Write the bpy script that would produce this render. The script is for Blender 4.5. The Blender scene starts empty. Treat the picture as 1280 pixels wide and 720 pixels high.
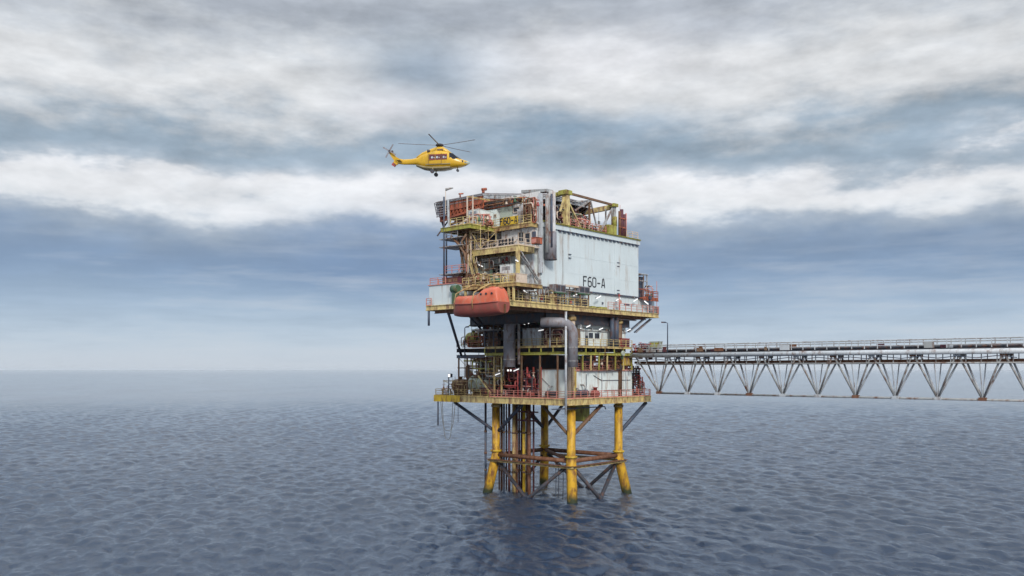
import bpy, math, random
import numpy as np
from math import sin, cos, pi, radians, sqrt
R = random.Random(7)
sc = bpy.context.scene
COL = sc.collection

# ------------------------------------------------------------------ frame of the platform
CAMZ, FPX, HOR = 20.0, 1080.0, 462.0
N0 = (8.98, 131.0)                 # foot of the nearest jacket leg
TH = radians(48)                   # heading of the platform's long side (u); v runs away to the left
CU, SU = cos(TH), sin(TH)
def XY(u, v): return (N0[0] + CU*u - SU*v, N0[1] + SU*u + CU*v)
def U(px, v):                      # u of the line of sight through column px on the plane v = const
    k = (px-640)/FPX
    return (k*(N0[1]+CU*v) - N0[0] + SU*v) / (CU - k*SU)
def V(px, u):
    k = (px-640)/FPX
    return (N0[0] + CU*u - k*(N0[1]+SU*u)) / (SU + k*CU)
def Z(py, u, v): return CAMZ + (HOR-py)*XY(u, v)[1]/FPX

# ------------------------------------------------------------------ materials
MATS = {}
def paint(name, col, rust=.35, rough=.55, metal=0.0, rustcol=(.13,.05,.022), scale=1.0, var=.25, spec=.4, bump=.25, streak=.45):
    m = bpy.data.materials.new(name); m.use_nodes = True; nt = m.node_tree; n = nt.nodes; l = nt.links
    b = n['Principled BSDF']; b.inputs['Roughness'].default_value = rough; b.inputs['Metallic'].default_value = metal
    b.inputs['Specular IOR Level'].default_value = spec
    g = n.new('ShaderNodeNewGeometry')
    mp = n.new('ShaderNodeMapping'); mp.inputs['Scale'].default_value = (1.1*scale, 1.1*scale, streak*scale)
    l.new(g.outputs['Position'], mp.inputs['Vector'])
    n1 = n.new('ShaderNodeTexNoise'); n1.inputs['Scale'].default_value = 1.6; n1.inputs['Detail'].default_value = 7; n1.inputs['Roughness'].default_value = .68
    l.new(mp.outputs[0], n1.inputs['Vector'])
    n2 = n.new('ShaderNodeTexNoise'); n2.inputs['Scale'].default_value = .55*scale; n2.inputs['Detail'].default_value = 6; n2.inputs['Roughness'].default_value = .6
    l.new(g.outputs['Position'], n2.inputs['Vector'])
    hsv = n.new('ShaderNodeMapRange'); hsv.inputs['From Min'].default_value = .3; hsv.inputs['From Max'].default_value = .7
    hsv.inputs['To Min'].default_value = 1-var; hsv.inputs['To Max'].default_value = 1+var*.5
    l.new(n2.outputs['Fac'], hsv.inputs['Value'])
    mul = n.new('ShaderNodeVectorMath'); mul.operation = 'SCALE'; mul.inputs[0].default_value = col
    l.new(hsv.outputs[0], mul.inputs['Scale'])
    add = n.new('ShaderNodeMath'); add.operation = 'ADD'; l.new(n1.outputs['Fac'], add.inputs[0])
    m2 = n.new('ShaderNodeMath'); m2.operation = 'MULTIPLY'; m2.inputs[1].default_value = .35; l.new(n2.outputs['Fac'], m2.inputs[0]); l.new(m2.outputs[0], add.inputs[1])
    mr = n.new('ShaderNodeMapRange'); t = 1.0 - .5*rust
    mr.inputs['From Min'].default_value = t-.16; mr.inputs['From Max'].default_value = t+.06
    l.new(add.outputs[0], mr.inputs['Value'])
    mix = n.new('ShaderNodeMix'); mix.data_type = 'RGBA'
    l.new(mr.outputs[0], mix.inputs['Factor']); l.new(mul.outputs[0], mix.inputs[6]); mix.inputs[7].default_value = (*rustcol, 1)
    l.new(mix.outputs[2], b.inputs['Base Color'])
    bp = n.new('ShaderNodeBump'); bp.inputs['Strength'].default_value = bump; bp.inputs['Distance'].default_value = .03
    l.new(n1.outputs['Fac'], bp.inputs['Height']); l.new(bp.outputs[0], b.inputs['Normal'])
    MATS[name] = m; return m
def emis(name, col, s):
    m = bpy.data.materials.new(name); m.use_nodes = True; b = m.node_tree.nodes['Principled BSDF']
    b.inputs['Base Color'].default_value = (.8,.8,.8,1); b.inputs['Emission Color'].default_value = (*col, 1); b.inputs['Emission Strength'].default_value = s
    MATS[name] = m; return m
paint('wall_white', (.57,.63,.645), .23, .5, rustcol=(.36,.30,.25), var=.08, scale=.5, streak=.12)
paint('wall_low', (.70,.76,.74), .34, .5, rustcol=(.36,.26,.2), var=.12, scale=.7, streak=.2)
paint('quarters', (.70,.69,.68), .42, .55, rustcol=(.28,.17,.13), var=.2)
paint('yellow', (.52,.38,.15), .5, .55, rustcol=(.17,.08,.045), var=.25)
paint('pale_yellow', (.64,.51,.22), .46, .55, rustcol=(.22,.12,.07), var=.2)
paint('leg_yellow', (.66,.44,.035), .42, .5, rustcol=(.2,.09,.03), var=.3, scale=.8)
paint('olive', (.36,.35,.07), .4, .55, var=.3)
paint('orange', (.52,.13,.06), .56, .5, rustcol=(.16,.05,.03), var=.3)
paint('red', (.36,.06,.06), .38, .5, var=.3)
paint('rail_red', (.55,.22,.18), .3, .5, rustcol=(.3,.2,.12), var=.2)
paint('maroon', (.10,.028,.045), .4, .6, var=.35)
paint('brown', (.20,.13,.08), .5, .65, var=.35)
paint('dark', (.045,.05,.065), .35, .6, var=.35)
paint('navy', (.06,.08,.12), .35, .55, var=.2)
paint('dark_green', (.06,.13,.07), .3, .55, var=.3)
paint('grey', (.36,.37,.37), .42, .5, var=.25)
paint('duct', (.24,.23,.25), .32, .5, metal=0, var=.25)
paint('pale_grey', (.50,.53,.56), .3, .5, var=.2)
paint('deck_dark', (.10,.11,.10), .5, .8, var=.3)
paint('green_grey', (.40,.45,.38), .35, .5, var=.2)
paint('lifeboat_top', (.60,.125,.06), .34, .5, rustcol=(.42,.20,.14), var=.25, spec=.5)
paint('lifeboat_hull', (.30,.07,.055), .45, .55, rustcol=(.2,.07,.05), var=.2)
paint('cream', (.62,.50,.40), .25, .5, var=.2)
paint('heli_yellow', (.62,.36,.015), .22, .3, var=.15, bump=.02, spec=.6, rustcol=(.4,.25,.03))
paint('heli_grey', (.30,.24,.12), .1, .3, bump=.02, var=.1)
paint('window_dark', (.018,.02,.028), 0.0, .15, var=.1, spec=.6)
paint('black_letter', (.02,.022,.03), .1, .6, var=.1)
paint('steel_rust', (.24,.12,.075), .6, .7, var=.3)
paint('rope', (.2,.19,.17), .1, .9, var=.1)
emis("lamp_glow", (1,.98,.95), 1.0)

# legs: paint above, growth near the waterline
def leg_material():
    m = paint('jacket_leg', (.70,.40,.025), .5, .5, rustcol=(.2,.09,.03), var=.3, scale=.8)
    nt = m.node_tree; n = nt.nodes; l = nt.links; b = n['Principled BSDF']
    src = b.inputs['Base Color'].links[0].from_socket
    g = n.new('ShaderNodeNewGeometry'); s = n.new('ShaderNodeSeparateXYZ'); l.new(g.outputs['Position'], s.inputs[0])
    no = n.new('ShaderNodeTexNoise'); no.inputs['Scale'].default_value = 1.3; l.new(g.outputs['Position'], no.inputs['Vector'])
    a = n.new('ShaderNodeMath'); a.operation = 'MULTIPLY_ADD'; a.inputs[1].default_value = 1.8; l.new(no.outputs['Fac'], a.inputs[0]); l.new(s.outputs[2], a.inputs[2])
    mr = n.new('ShaderNodeMapRange'); mr.inputs['From Min'].default_value = 1.3; mr.inputs['From Max'].default_value = 2.4
    mr.inputs['To Min'].default_value = 1; mr.inputs['To Max'].default_value = 0; l.new(a.outputs[0], mr.inputs['Value'])
    mx = n.new('ShaderNodeMix'); mx.data_type = 'RGBA'; l.new(mr.outputs[0], mx.inputs['Factor']); l.new(src, mx.inputs[6]); mx.inputs[7].default_value = (.05,.06,.03,1)
    l.new(mx.outputs[2], b.inputs['Base Color'])
leg_material()

# ------------------------------------------------------------------ mesh collector
def vsub(a, b): return (a[0]-b[0], a[1]-b[1], a[2]-b[2])
def vadd(a, b): return (a[0]+b[0], a[1]+b[1], a[2]+b[2])
def vmul(a, k): return (a[0]*k, a[1]*k, a[2]*k)
def vlen(a): return sqrt(a[0]**2+a[1]**2+a[2]**2)
def vnorm(a):
    L = vlen(a) or 1; return (a[0]/L, a[1]/L, a[2]/L)
def vcross(a, b): return (a[1]*b[2]-a[2]*b[1], a[2]*b[0]-a[0]*b[2], a[0]*b[1]-a[1]*b[0])
def lerp(a, b, t): return tuple(a[i]+(b[i]-a[i])*t for i in range(3))
class MB:
    def __init__(s): s.v = []; s.f = []; s.mi = []; s.sm = []; s.m = 0
    def face(s, idx, smooth=False): s.f.append(idx); s.mi.append(s.m); s.sm.append(smooth)
    def box(s, u0, u1, v0, v1, z0, z1):
        if u0 > u1: u0, u1 = u1, u0
        if v0 > v1: v0, v1 = v1, v0
        if z0 > z1: z0, z1 = z1, z0
        b = len(s.v)
        s.v += [(u0,v0,z0),(u1,v0,z0),(u1,v1,z0),(u0,v1,z0),(u0,v0,z1),(u1,v0,z1),(u1,v1,z1),(u0,v1,z1)]
        for q in ((0,3,2,1),(4,5,6,7),(0,1,5,4),(1,2,6,5),(2,3,7,6),(3,0,4,7)): s.face([b+i for i in q])
        return s
    def bar(s, p, q, w, h):                       # rectangular section, w sideways, h upwards
        d = vnorm(vsub(q, p)); up = (0,0,1) if abs(d[2]) < .95 else (1,0,0)
        x = vnorm(vcross(d, up)); y = vcross(x, d); b = len(s.v)
        for c in (p, q):
            for a, e in ((-1,-1),(1,-1),(1,1),(-1,1)):
                s.v.append(vadd(c, vadd(vmul(x, a*w/2), vmul(y, e*h/2))))
        for t in ((0,1,2,3),(7,6,5,4),(0,4,5,1),(1,5,6,2),(2,6,7,3),(3,7,4,0)): s.face([b+i for i in t])
        return s
    def ibeam(s, p, q, d, w, t=.06):              # top of the beam at p, q
        s.bar(vadd(p,(0,0,-t/2)), vadd(q,(0,0,-t/2)), w, t)
        s.bar(vadd(p,(0,0,-d/2)), vadd(q,(0,0,-d/2)), t, d-2*t)
        s.bar(vadd(p,(0,0,-d+t/2)), vadd(q,(0,0,-d+t/2)), w, t)
        return s
    def tube(s, pts, r, n=8, caps=True):
        rr = r if isinstance(r, (list, tuple)) else [r]*len(pts)
        rings = []; prevx = None
        for i, p in enumerate(pts):
            if i == 0: d = vsub(pts[1], pts[0])
            elif i == len(pts)-1: d = vsub(pts[-1], pts[-2])
            else: d = vadd(vnorm(vsub(pts[i], pts[i-1])), vnorm(vsub(pts[i+1], pts[i])))
            d = vnorm(d)
            if prevx is None:
                up = (0,0,1) if abs(d[2]) < .9 else (1,0,0)
                x = vnorm(vcross(d, up))
            else:
                k = prevx[0]*d[0]+prevx[1]*d[1]+prevx[2]*d[2]
                x = vnorm(vsub(prevx, vmul(d, k)))
            prevx = x; y = vcross(d, x); b = len(s.v)
            for j in range(n):
                a = 2*pi*j/n
                s.v.append(vadd(p, vadd(vmul(x, cos(a)*rr[i]), vmul(y, sin(a)*rr[i]))))
            rings.append(b)
        for i in range(len(pts)-1):
            for j in range(n):
                a, b2 = rings[i]+j, rings[i]+(j+1) % n
                c, e = rings[i+1]+(j+1) % n, rings[i+1]+j
                s.face([a, b2, c, e], n > 6)
        if caps:
            s.face([rings[0]+j for j in range(n)][::-1]); s.face([rings[-1]+j for j in range(n)])
        return s
    def prism(s, poly, z0, z1):
        b = len(s.v); n = len(poly)
        s.v += [(p[0],p[1],z0) for p in poly]+[(p[0],p[1],z1) for p in poly]
        s.face([b+i for i in range(n)][::-1]); s.face([b+n+i for i in range(n)])
        for i in range(n): s.face([b+i, b+(i+1) % n, b+n+(i+1) % n, b+n+i])
        return s
    def loft(s, rings, closed=True, caps=True, smooth=True):
        bs = []
        for r in rings: bs.append(len(s.v)); s.v += list(r)
        n = len(rings[0])
        for i in range(len(rings)-1):
            for j in range(n if closed else n-1):
                s.face([bs[i]+j, bs[i]+(j+1) % n, bs[i+1]+(j+1) % n, bs[i+1]+j], smooth)
        if caps:
            s.face([bs[0]+j for j in range(n)][::-1]); s.face([bs[-1]+j for j in range(n)])
        return s
    def quad(s, a, b, c, d):
        i = len(s.v); s.v += [a,b,c,d]; s.face([i,i+1,i+2,i+3]); return s

ORG = {}
def tag(o, label=None, cat=None, group=None, kind=None):
    if label: o['label'] = label
    if cat: o['category'] = cat
    if group: o['group'] = group
    if kind: o['kind'] = kind
    return o
def thing(name, label, cat, o, group=None, rot=TH, world=None):
    e = bpy.data.objects.new(name, None); COL.objects.link(e); e.empty_display_size = .5
    x, y = XY(o[0], o[1]); e.location = (x, y, o[2]) if world is None else world
    e.rotation_euler = (0, 0, rot); ORG[e.name] = o
    return tag(e, label, cat, group)
def mkmesh(name, mb, mats, o=(0,0,0)):
    me = bpy.data.meshes.new(name)
    me.from_pydata([vsub(p, o) for p in mb.v], [], mb.f)
    if not isinstance(mats, (list, tuple)): mats = [mats]
    for m in mats: me.materials.append(MATS[m])
    me.polygons.foreach_set('material_index', mb.mi); me.polygons.foreach_set('use_smooth', mb.sm)
    me.update(); return me
def part(name, mb, mats, parent, label=None):
    o = ORG[parent.name]; ob = bpy.data.objects.new(name, mkmesh(name, mb, mats, o)); COL.objects.link(ob)
    ob.parent = parent; ORG[ob.name] = o
    if label: ob['label'] = label
    return ob
def solo(name, mb, mats, label, cat, o, group=None):
    ob = bpy.data.objects.new(name, mkmesh(name, mb, mats, o)); COL.objects.link(ob)
    x, y = XY(o[0], o[1]); ob.location = (x, y, o[2]); ob.rotation_euler = (0,0,TH); ORG[ob.name] = o
    return tag(ob, label, cat, group)

# ------------------------------------------------------------------ kit of platform hardware
def railing(pts, mat, label, h=1.1, step=1.7, group='safety railings along the deck edges', r=.045, toe=True, mid=(.37,.74)):
    t = thing('railing', label, 'railing', pts[0], group)
    part('top_rail', MB().tube([vadd(p,(0,0,h)) for p in pts], r, 6), mat, t)
    for k in mid: part('mid_rail', MB().tube([vadd(p,(0,0,h*k)) for p in pts], r*.85, 6), mat, t)
    if toe:
        mb = MB()
        for a, b in zip(pts, pts[1:]): mb.bar(vadd(a,(0,0,.09)), vadd(b,(0,0,.09)), .03, .16)
        part('toe_board', mb, mat, t)
    for a, b in zip(pts, pts[1:]):
        L = vlen(vsub(b, a)); n = max(1, round(L/step))
        for i in range(n + (1 if b is pts[-1] else 0)):
            p = lerp(a, b, i/n)
            part('post', MB().bar(p, vadd(p,(0,0,h)), .09, .09), mat, t)
    return t
def lamp_tube(u, v, z, du, dv, dz, label):         # fluorescent fitting, lit
    t = thing('strip_light', label, 'strip light', (u,v,z), 'lit strip lights on the platform')
    L = vlen((du,dv,dz)); p = (u,v,z); q = vadd(p, (du,dv,dz))
    part('housing', MB().bar(vadd(p,(0,0,.12)), vadd(q,(0,0,.12)), .2, .07), 'pale_grey', t)
    part('tube', MB().bar(p, q, .10, .09), 'lamp_glow', t)
    part('bracket', MB().bar(vadd(lerp(p,q,.5),(0,0,.16)), vadd(lerp(p,q,.5),(0,.25,.5)), .06, .06), 'grey', t)
def pipe_path(rng, b, n):
    u0,u1,v0,v1,z0,z1 = b
    p = [rng.uniform(u0,u1), rng.uniform(v0,v1), rng.uniform(z0,z1)]
    pts = [tuple(p)]; last = -1
    for _ in range(n):
        ax = rng.choice([a for a in (0,1,2,2) if a != last]); lo, hi = ((u0,u1),(v0,v1),(z0,z1))[ax]
        new = rng.uniform(lo, hi)
        if abs(new-p[ax]) < .5: new = lo if p[ax] > (lo+hi)/2 else hi
        p[ax] = new; last = ax; pts.append(tuple(p))
    # round the elbows
    out = [pts[0]]
    for i in range(1, len(pts)-1):
        a, c, b2 = pts[i-1], pts[i], pts[i+1]
        k = min(.25, vlen(vsub(c,a))*.4, vlen(vsub(b2,c))*.4)
        out.append(vadd(c, vmul(vnorm(vsub(a,c)), k))); out.append(vadd(c, vmul(vnorm(vsub(b2,c)), k)))
    out.append(pts[-1]); return out
def pipework(label, b, seed, mats, n=9, rad=(.06,.16), valves=4, seg=5):
    rng = random.Random(seed)
    t = thing('pipework', label, 'pipework', (b[0],b[2],b[4]), 'tangles of process pipework')
    for i in range(n):
        pts = pipe_path(rng, b, seg); r = rng.uniform(*rad)*.72
        part('pipe', MB().tube(pts, r, 8), rng.choice(mats), t)
    for i in range(valves):
        c = (rng.uniform(b[0],b[1]), rng.uniform(b[2],b[3]), rng.uniform(b[4]+.3,b[5]-.3)); mb = MB()
        mb.tube([vadd(c,(0,0,-.28)), vadd(c,(0,0,-.12)), vadd(c,(0,0,.12)), vadd(c,(0,0,.28))], [.24,.24,.14,.14], 8)
        mb.tube([vadd(c,(0,0,.28)), vadd(c,(0,0,.6))], .04, 6)
        for k in range(8):
            a = 2*pi*k/8; a2 = 2*pi*(k+1)/8
            mb.bar(vadd(c,(cos(a)*.26,sin(a)*.26,.6)), vadd(c,(cos(a2)*.26,sin(a2)*.26,.6)), .05, .05)
        part('valve', mb, rng.choice(['red','steel_rust','grey','dark_green','cream']), t)
    return t
def vessel(label, c, L, r, axis, mat, band=None, name='storage_tank'):
    t = thing(name, label, 'tank', (c[0],c[1],c[2]-r-.5), 'tanks on the platform decks')
    d = (1,0,0) if axis == 'u' else ((0,1,0) if axis == 'v' else (0,0,1))
    pts = []; rr = []
    for k in range(6):
        a = pi/2*k/5; pts.append(vadd(c, vmul(d, -L/2-r*.45*cos(a)))); rr.append(max(.02, r*sin(a)))
    for k in range(6):
        a = pi/2*(1-k/5); pts.append(vadd(c, vmul(d, L/2+r*.45*cos(a)))); rr.append(max(.02, r*sin(a)))
    part('shell', MB().tube(pts, rr, 20), mat, t)
    mb = MB()
    for k in (-.3,.0,.3):
        p = vadd(c, vmul(d, k*L)); mb.tube([vadd(p, vmul(d,-.04)), vadd(p, vmul(d,.04))], r*1.03, 20)
    part('band', mb, band or 'brown', t)
    if axis != 'z':
        for k in (-.3, .3):
            p = vadd(c, vmul(d, k*L)); mb = MB()
            w = r*.8
            if axis == 'u': mb.box(p[0]-.12,p[0]+.12,p[1]-w,p[1]+w,p[2]-r-.5,p[2]-r*.55)
            else: mb.box(p[0]-w,p[0]+w,p[1]-.12,p[1]+.12,p[2]-r-.5,p[2]-r*.55)
            part('saddle', mb, 'brown', t)
        part('manway', MB().tube([vadd(c,(0,0,r*.9)), vadd(c,(0,0,r+.35)), vadd(c,(0,0,r+.36)), vadd(c,(0,0,r+.46))], [.3,.3,.42,.42], 12), mat, t)
    else:
        for a in (.8, 2.4, 4.0, 5.5):
            p = (c[0]+cos(a)*r*.8, c[1]+sin(a)*r*.8, c[2]-L/2)
            part('foot', MB().bar(vadd(p,(0,0,-.9)), vadd(p,(0,0,.3)), .14, .14), 'brown', t)
    return t
def cabinet(label, u0,u1,v0,v1,z0,z1, mat, face='v', door='grey', name='equipment_cabinet', cat='cabinet', louvre=True):
    t = thing(name, label, cat, ((u0+u1)/2,(v0+v1)/2,z0), 'equipment cabinets on the platform')
    part('body', MB().box(u0,u1,v0,v1,z0+.08,z1), mat, t)
    part('base', MB().box(u0+.05,u1-.05,v0+.05,v1-.05,z0,z0+.077), 'dark', t)
    part('roof', MB().box(u0-.06,u1+.06,v0-.06,v1+.06,z1+.002,z1+.07), mat, t)
    mb = MB(); w = (u1-u0) if face == 'v' else (v1-v0); n = max(1, int(w/.9))
    for i in range(n):
        a = (i+.1)/n*w; b = (i+.9)/n*w
        if face == 'v': mb.box(u0+a,u0+b,v0-.03,v0-.002,z0+.2,z1-.15)
        else: mb.box(u0-.03,u0-.002,v0+a,v0+b,z0+.2,z1-.15)
    part('door', mb, door, t)
    if louvre:
        mb = MB()
        for k in range(4):
            zz = z1-.3-.14*k
            if zz < z0+.4: break
            if face == 'v': mb.box(u0+.2*w,u0+.8*w,v0-.05,v0-.032,zz,zz+.06)
            else: mb.box(u0-.05,u0-.032,v0+.2*w,v0+.8*w,zz,zz+.06)
        if mb.v: part('louvre', mb, 'dark', t)
    return t
def pump(label, u, v, z, mat, s=1.0, axis='u'):
    t = thing('pump_skid', label, 'pump', (u,v,z), 'pump skids on the decks')
    def P(a, b, c): return (u+a*s, v+b*s, z+c*s) if axis == 'u' else (u+b*s, v+a*s, z+c*s)
    part('base', MB().bar(P(-.9,0,.1), P(.9,0,.1), .7*s, .2*s), 'brown', t)
    part('motor', MB().tube([P(-.85,0,.55),P(-.8,0,.55),P(-.1,0,.55),P(0,0,.55)], [.2*s,.3*s,.3*s,.2*s], 12), mat, t)
    part('casing', MB().tube([P(.15,0,.5),P(.2,0,.5),P(.55,0,.5),P(.6,0,.5)], [.15*s,.38*s,.38*s,.2*s], 12), mat, t)
    part('outlet_pipe', MB().tube([P(.38,0,.8),P(.38,0,1.15),P(.38,.3,1.35),P(.38,.8,1.35)], .1*s, 8), 'grey', t)
def scaffold(label, u0,u1,v0,v1,z0,z1, mat='brown', step=1.9, lift=1.9, seed=1):
    rng = random.Random(seed)
    t = thing('scaffold', label, 'scaffold', (u0,v0,z0), 'scaffolding around the decks')
    nu = max(1, round((u1-u0)/step)); nv = max(1, round((v1-v0)/step)); nz = max(1, round((z1-z0)/lift))
    for i in range(nu+1):
        for j in range(nv+1):
            p = (u0+(u1-u0)*i/nu, v0+(v1-v0)*j/nv, z0)
            part('standard', MB().tube([p, (p[0],p[1],z1+rng.uniform(0,.8))], .05, 6), mat, t)
    for k in range(1, nz+1):
        z = z0+(z1-z0)*k/nz-.1
        for i in range(nu+1):
            x = u0+(u1-u0)*i/nu; part('ledger', MB().tube([(x,v0-.2,z),(x,v1+.2,z)], .045, 6), mat, t)
        for j in range(nv+1):
            y = v0+(v1-v0)*j/nv; part('ledger', MB().tube([(u0-.2,y,z+.1),(u1+.2,y,z+.1)], .045, 6), mat, t)
        if k < nz or nz == 1: part('board', MB().box(u0,u1,v0+.1,v0+.8,z+.16,z+.2), 'brown', t)
    part('diagonal', MB().tube([(u0,v0,z0),(u0,v1,z1)], .04, 6), mat, t)
    part('diagonal', MB().tube([(u0,v0,z0),(u1,v0,z1)], .04, 6), mat, t)
def stairs(label, p, q, w, mat, side, name='stair_flight', rail=True):   # side: horizontal unit vector across the flight
    t = thing(name, label, 'stairs', p, 'stair flights of the platform')
    off = vmul(side, w/2)
    for s_ in (-1, 1):
        a = vadd(p, vmul(off, s_)); b = vadd(q, vmul(off, s_))
        part('stringer', MB().bar(a, b, .07, .3), mat, t)
        if rail:
            part('handrail', MB().tube([a, vadd(a,(0,0,1.0)), vadd(lerp(a,b,.5),(0,0,1.0)), vadd(b,(0,0,1.0)), b], .035, 6), mat, t)
    n = max(3, int(abs(q[2]-p[2])/.22)); mb = MB()
    for i in range(n):
        c = lerp(p, q, (i+.5)/n); d = vmul(vnorm((q[0]-p[0], q[1]-p[1], 0)), .12)
        a = vadd(vsub(c, off), (0,0,0)); b = vadd(c, off)
        mb.quad(vsub(a,d), vsub(b,d), vadd(b,d), vadd(a,d)); mb.bar(vadd(a,(0,0,-.03)), vadd(b,(0,0,-.03)), .05, .04)
    part('tread', mb, 'grey', t)
def ladder(parent, u, v, z0, z1, axis, mat, w=.5):
    mb = MB(); d = (w/2,0,0) if axis == 'u' else (0,w/2,0)
    for s_ in (-1,1): mb.tube([vadd((u,v,z0),vmul(d,s_)), vadd((u,v,z1),vmul(d,s_))], .04, 6)
    z = z0+.3
    while z < z1: mb.tube([vsub((u,v,z),d), vadd((u,v,z),d)], .025, 5); z += .35
    return part('ladder', mb, mat, parent)

# ================================================================== SEA
def build_sea():
    rng = np.random.RandomState(3)
    rs = [60.0]
    sp_ = lambda q: np.maximum(.32, q*.0029*(1+(q/1000.)**2))
    while rs[-1] < 60000: rs.append(rs[-1] + min(float(sp_(rs[-1])), rs[-1]*.06))
    rs = np.array(rs); na = 960; az = np.linspace(radians(-52), radians(52), na)
    Rr, A = np.meshgrid(rs, az, indexing='ij')
    X = Rr*np.sin(A); Y = Rr*np.cos(A); H = np.zeros_like(X); DX = np.zeros_like(X); DY = np.zeros_like(X)
    cell = sp_(Rr)
    for k in range(110):
        lam = .9*(7.5/.9)**rng.rand(); th = radians(205) + rng.normal(0, .65); kk = 2*pi/lam
        amp = .0066*lam**.8*(.4+1.1*rng.rand()); ph = rng.rand()*2*pi
        fade = np.clip((lam/cell-2.2)/2.5, 0, 1)
        ph_ = kk*(X*np.cos(th)+Y*np.sin(th))+ph
        H += amp*fade*np.sin(ph_); DX -= 1.0*amp*fade*np.cos(th)*np.cos(ph_); DY -= 1.0*amp*fade*np.sin(th)*np.cos(ph_)
    co = np.stack([X+DX, Y+DY, H], -1).reshape(-1, 3).astype(np.float32)
    nr = len(rs); i = np.arange(nr-1)[:,None]*na + np.arange(na-1)[None,:]
    # winding so normals point up
    faces = np.stack([i, i+na, i+na+1, i+1], -1).reshape(-1, 4)[:, ::-1].astype(np.int32)
    me = bpy.data.meshes.new('sea'); me.vertices.add(len(co)); me.vertices.foreach_set('co', co.ravel())
    me.loops.add(faces.size); me.loops.foreach_set('vertex_index', faces.ravel())
    me.polygons.add(len(faces)); me.polygons.foreach_set('loop_start', np.arange(0, faces.size, 4, dtype=np.int32))
    me.polygons.foreach_set('loop_total', np.full(len(faces), 4, dtype=np.int32))
    me.polygons.foreach_set('use_smooth', np.ones(len(faces), dtype=bool)); me.update(calc_edges=True); me.validate()
    m = bpy.data.materials.new('sea_water'); m.use_nodes = True; nt = m.node_tree; n = nt.nodes; l = nt.links; b = n['Principled BSDF']
    b.inputs['Base Color'].default_value = (.020,.036,.068,1); b.inputs['Roughness'].default_value = .06; b.inputs['IOR'].default_value = 1.333
    g = n.new('ShaderNodeNewGeometry')
    mp = n.new('ShaderNodeMapping'); mp.inputs['Rotation'].default_value = (0,0,radians(25)); mp.inputs['Scale'].default_value = (1,.42,1)
    l.new(g.outputs['Position'], mp.inputs['Vector'])
    gn = n.new('ShaderNodeTexNoise'); gn.inputs['Scale'].default_value = .022; gn.inputs['Detail'].default_value = 4; l.new(mp.outputs[0], gn.inputs['Vector'])
    def gust(st):                                   # wind patches: calmer and rougher areas
        q = n.new('ShaderNodeMapRange'); q.inputs['From Min'].default_value = .35; q.inputs['From Max'].default_value = .65
        q.inputs['To Min'].default_value = st*.45; q.inputs['To Max'].default_value = st; l.new(gn.outputs['Fac'], q.inputs['Value']); return q.outputs[0]
    prev = None
    for scl, dist, st in ((.35,.16,.8),(1.5,.22,1.0),(4.2,.085,1.0)):
        no = n.new('ShaderNodeTexNoise'); no.inputs['Scale'].default_value = scl; no.inputs['Detail'].default_value = 5; no.inputs['Roughness'].default_value = .6
        l.new(mp.outputs[0], no.inputs['Vector'])
        bp = n.new('ShaderNodeBump'); l.new(gust(st), bp.inputs['Strength']); bp.inputs['Distance'].default_value = dist
        l.new(no.outputs['Fac'], bp.inputs['Height'])
        if prev: l.new(prev.outputs[0], bp.inputs['Normal'])
        prev = bp
    l.new(prev.outputs[0], b.inputs['Normal'])
    me.materials.append(m)
    o = bpy.data.objects.new('sea', me); COL.objects.link(o); o['kind'] = 'structure'
    o['label'] = 'rippled blue grey open sea under the platform'
build_sea()

# ================================================================== JACKET
LEG = {'near': (0,0), 'right': (12.4,0), 'back': (12.4,15.6), 'left': (0,15.6)}
jk = thing('platform_jacket', 'rusty yellow four-legged steel jacket carrying the platform above the sea', 'jacket', (6.2,7.8,0))
EL = {}; FT = {}
for k, (lu, lv) in LEG.items():
    su = -1 if lu == 0 else 1; sv = -1 if lv == 0 else 1
    EL[k] = (lu, lv, 5.9); slope = .165
    FT[k] = (lu+su*slope*14, lv+sv*slope*14, 5.9-14)
    lg = part('leg', MB().tube([(lu,lv,14.75), (lu,lv,6.9), EL[k], FT[k]], [.66,.66,.78,.80], 20), 'jacket_leg', jk)
    part('collar', MB().tube([(lu,lv,6.6),(lu,lv,6.9)], .93, 20), 'leg_yellow', lg)
    part('collar', MB().tube([(lu,lv,13.9),(lu,lv,14.3)], .80, 20), 'yellow', lg)
def brace(p, q, r=.3, mat='maroon', name='brace'): part(name, MB().tube([p, q], r, 12), mat, jk)
cyc = ['near','right','back','left']
for a, b in zip(cyc, cyc[1:]+cyc[:1]):
    A, B = EL[a], EL[b]; brace(vadd(A,(0,0,.2)), vadd(B,(0,0,.2)), .34, 'steel_rust', 'horizontal_brace')
    fa, fb = FT[a], FT[b]
    brace(lerp(A, fa, .03), lerp(fb, A, .0), .3, 'dark', 'diagonal_brace')
    brace(B, fa, .3, 'dark', 'diagonal_brace')
brace(vadd(EL['near'],(0,0,.2)), vadd(EL['back'],(0,0,.2)), .28, 'steel_rust', 'horizontal_brace')
brace((0,16,10), (-1.5,23.8,14.5), .26, 'navy'); brace((12.4,16,10), (13.5,23.8,14.5), .26, 'navy')
brace((0,.2,9.6), (6.4,-1.0,14.5), .3, 'brown'); brace((12.4,0,9.6), (18.6,-1.2,14.5), .3, 'navy')
brace((12.4,15.6,9.6), (6.4,15.6,14.5), .28, 'navy'); brace((0,15.6,9.6),(0,9.8,14.5), .28, 'navy')
brace((12.4,15.6,9.6), (18.4,15.6,14.5), .28, 'navy'); brace((0,0,9.6),(0,5.8,14.5), .24, 'brown')
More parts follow.
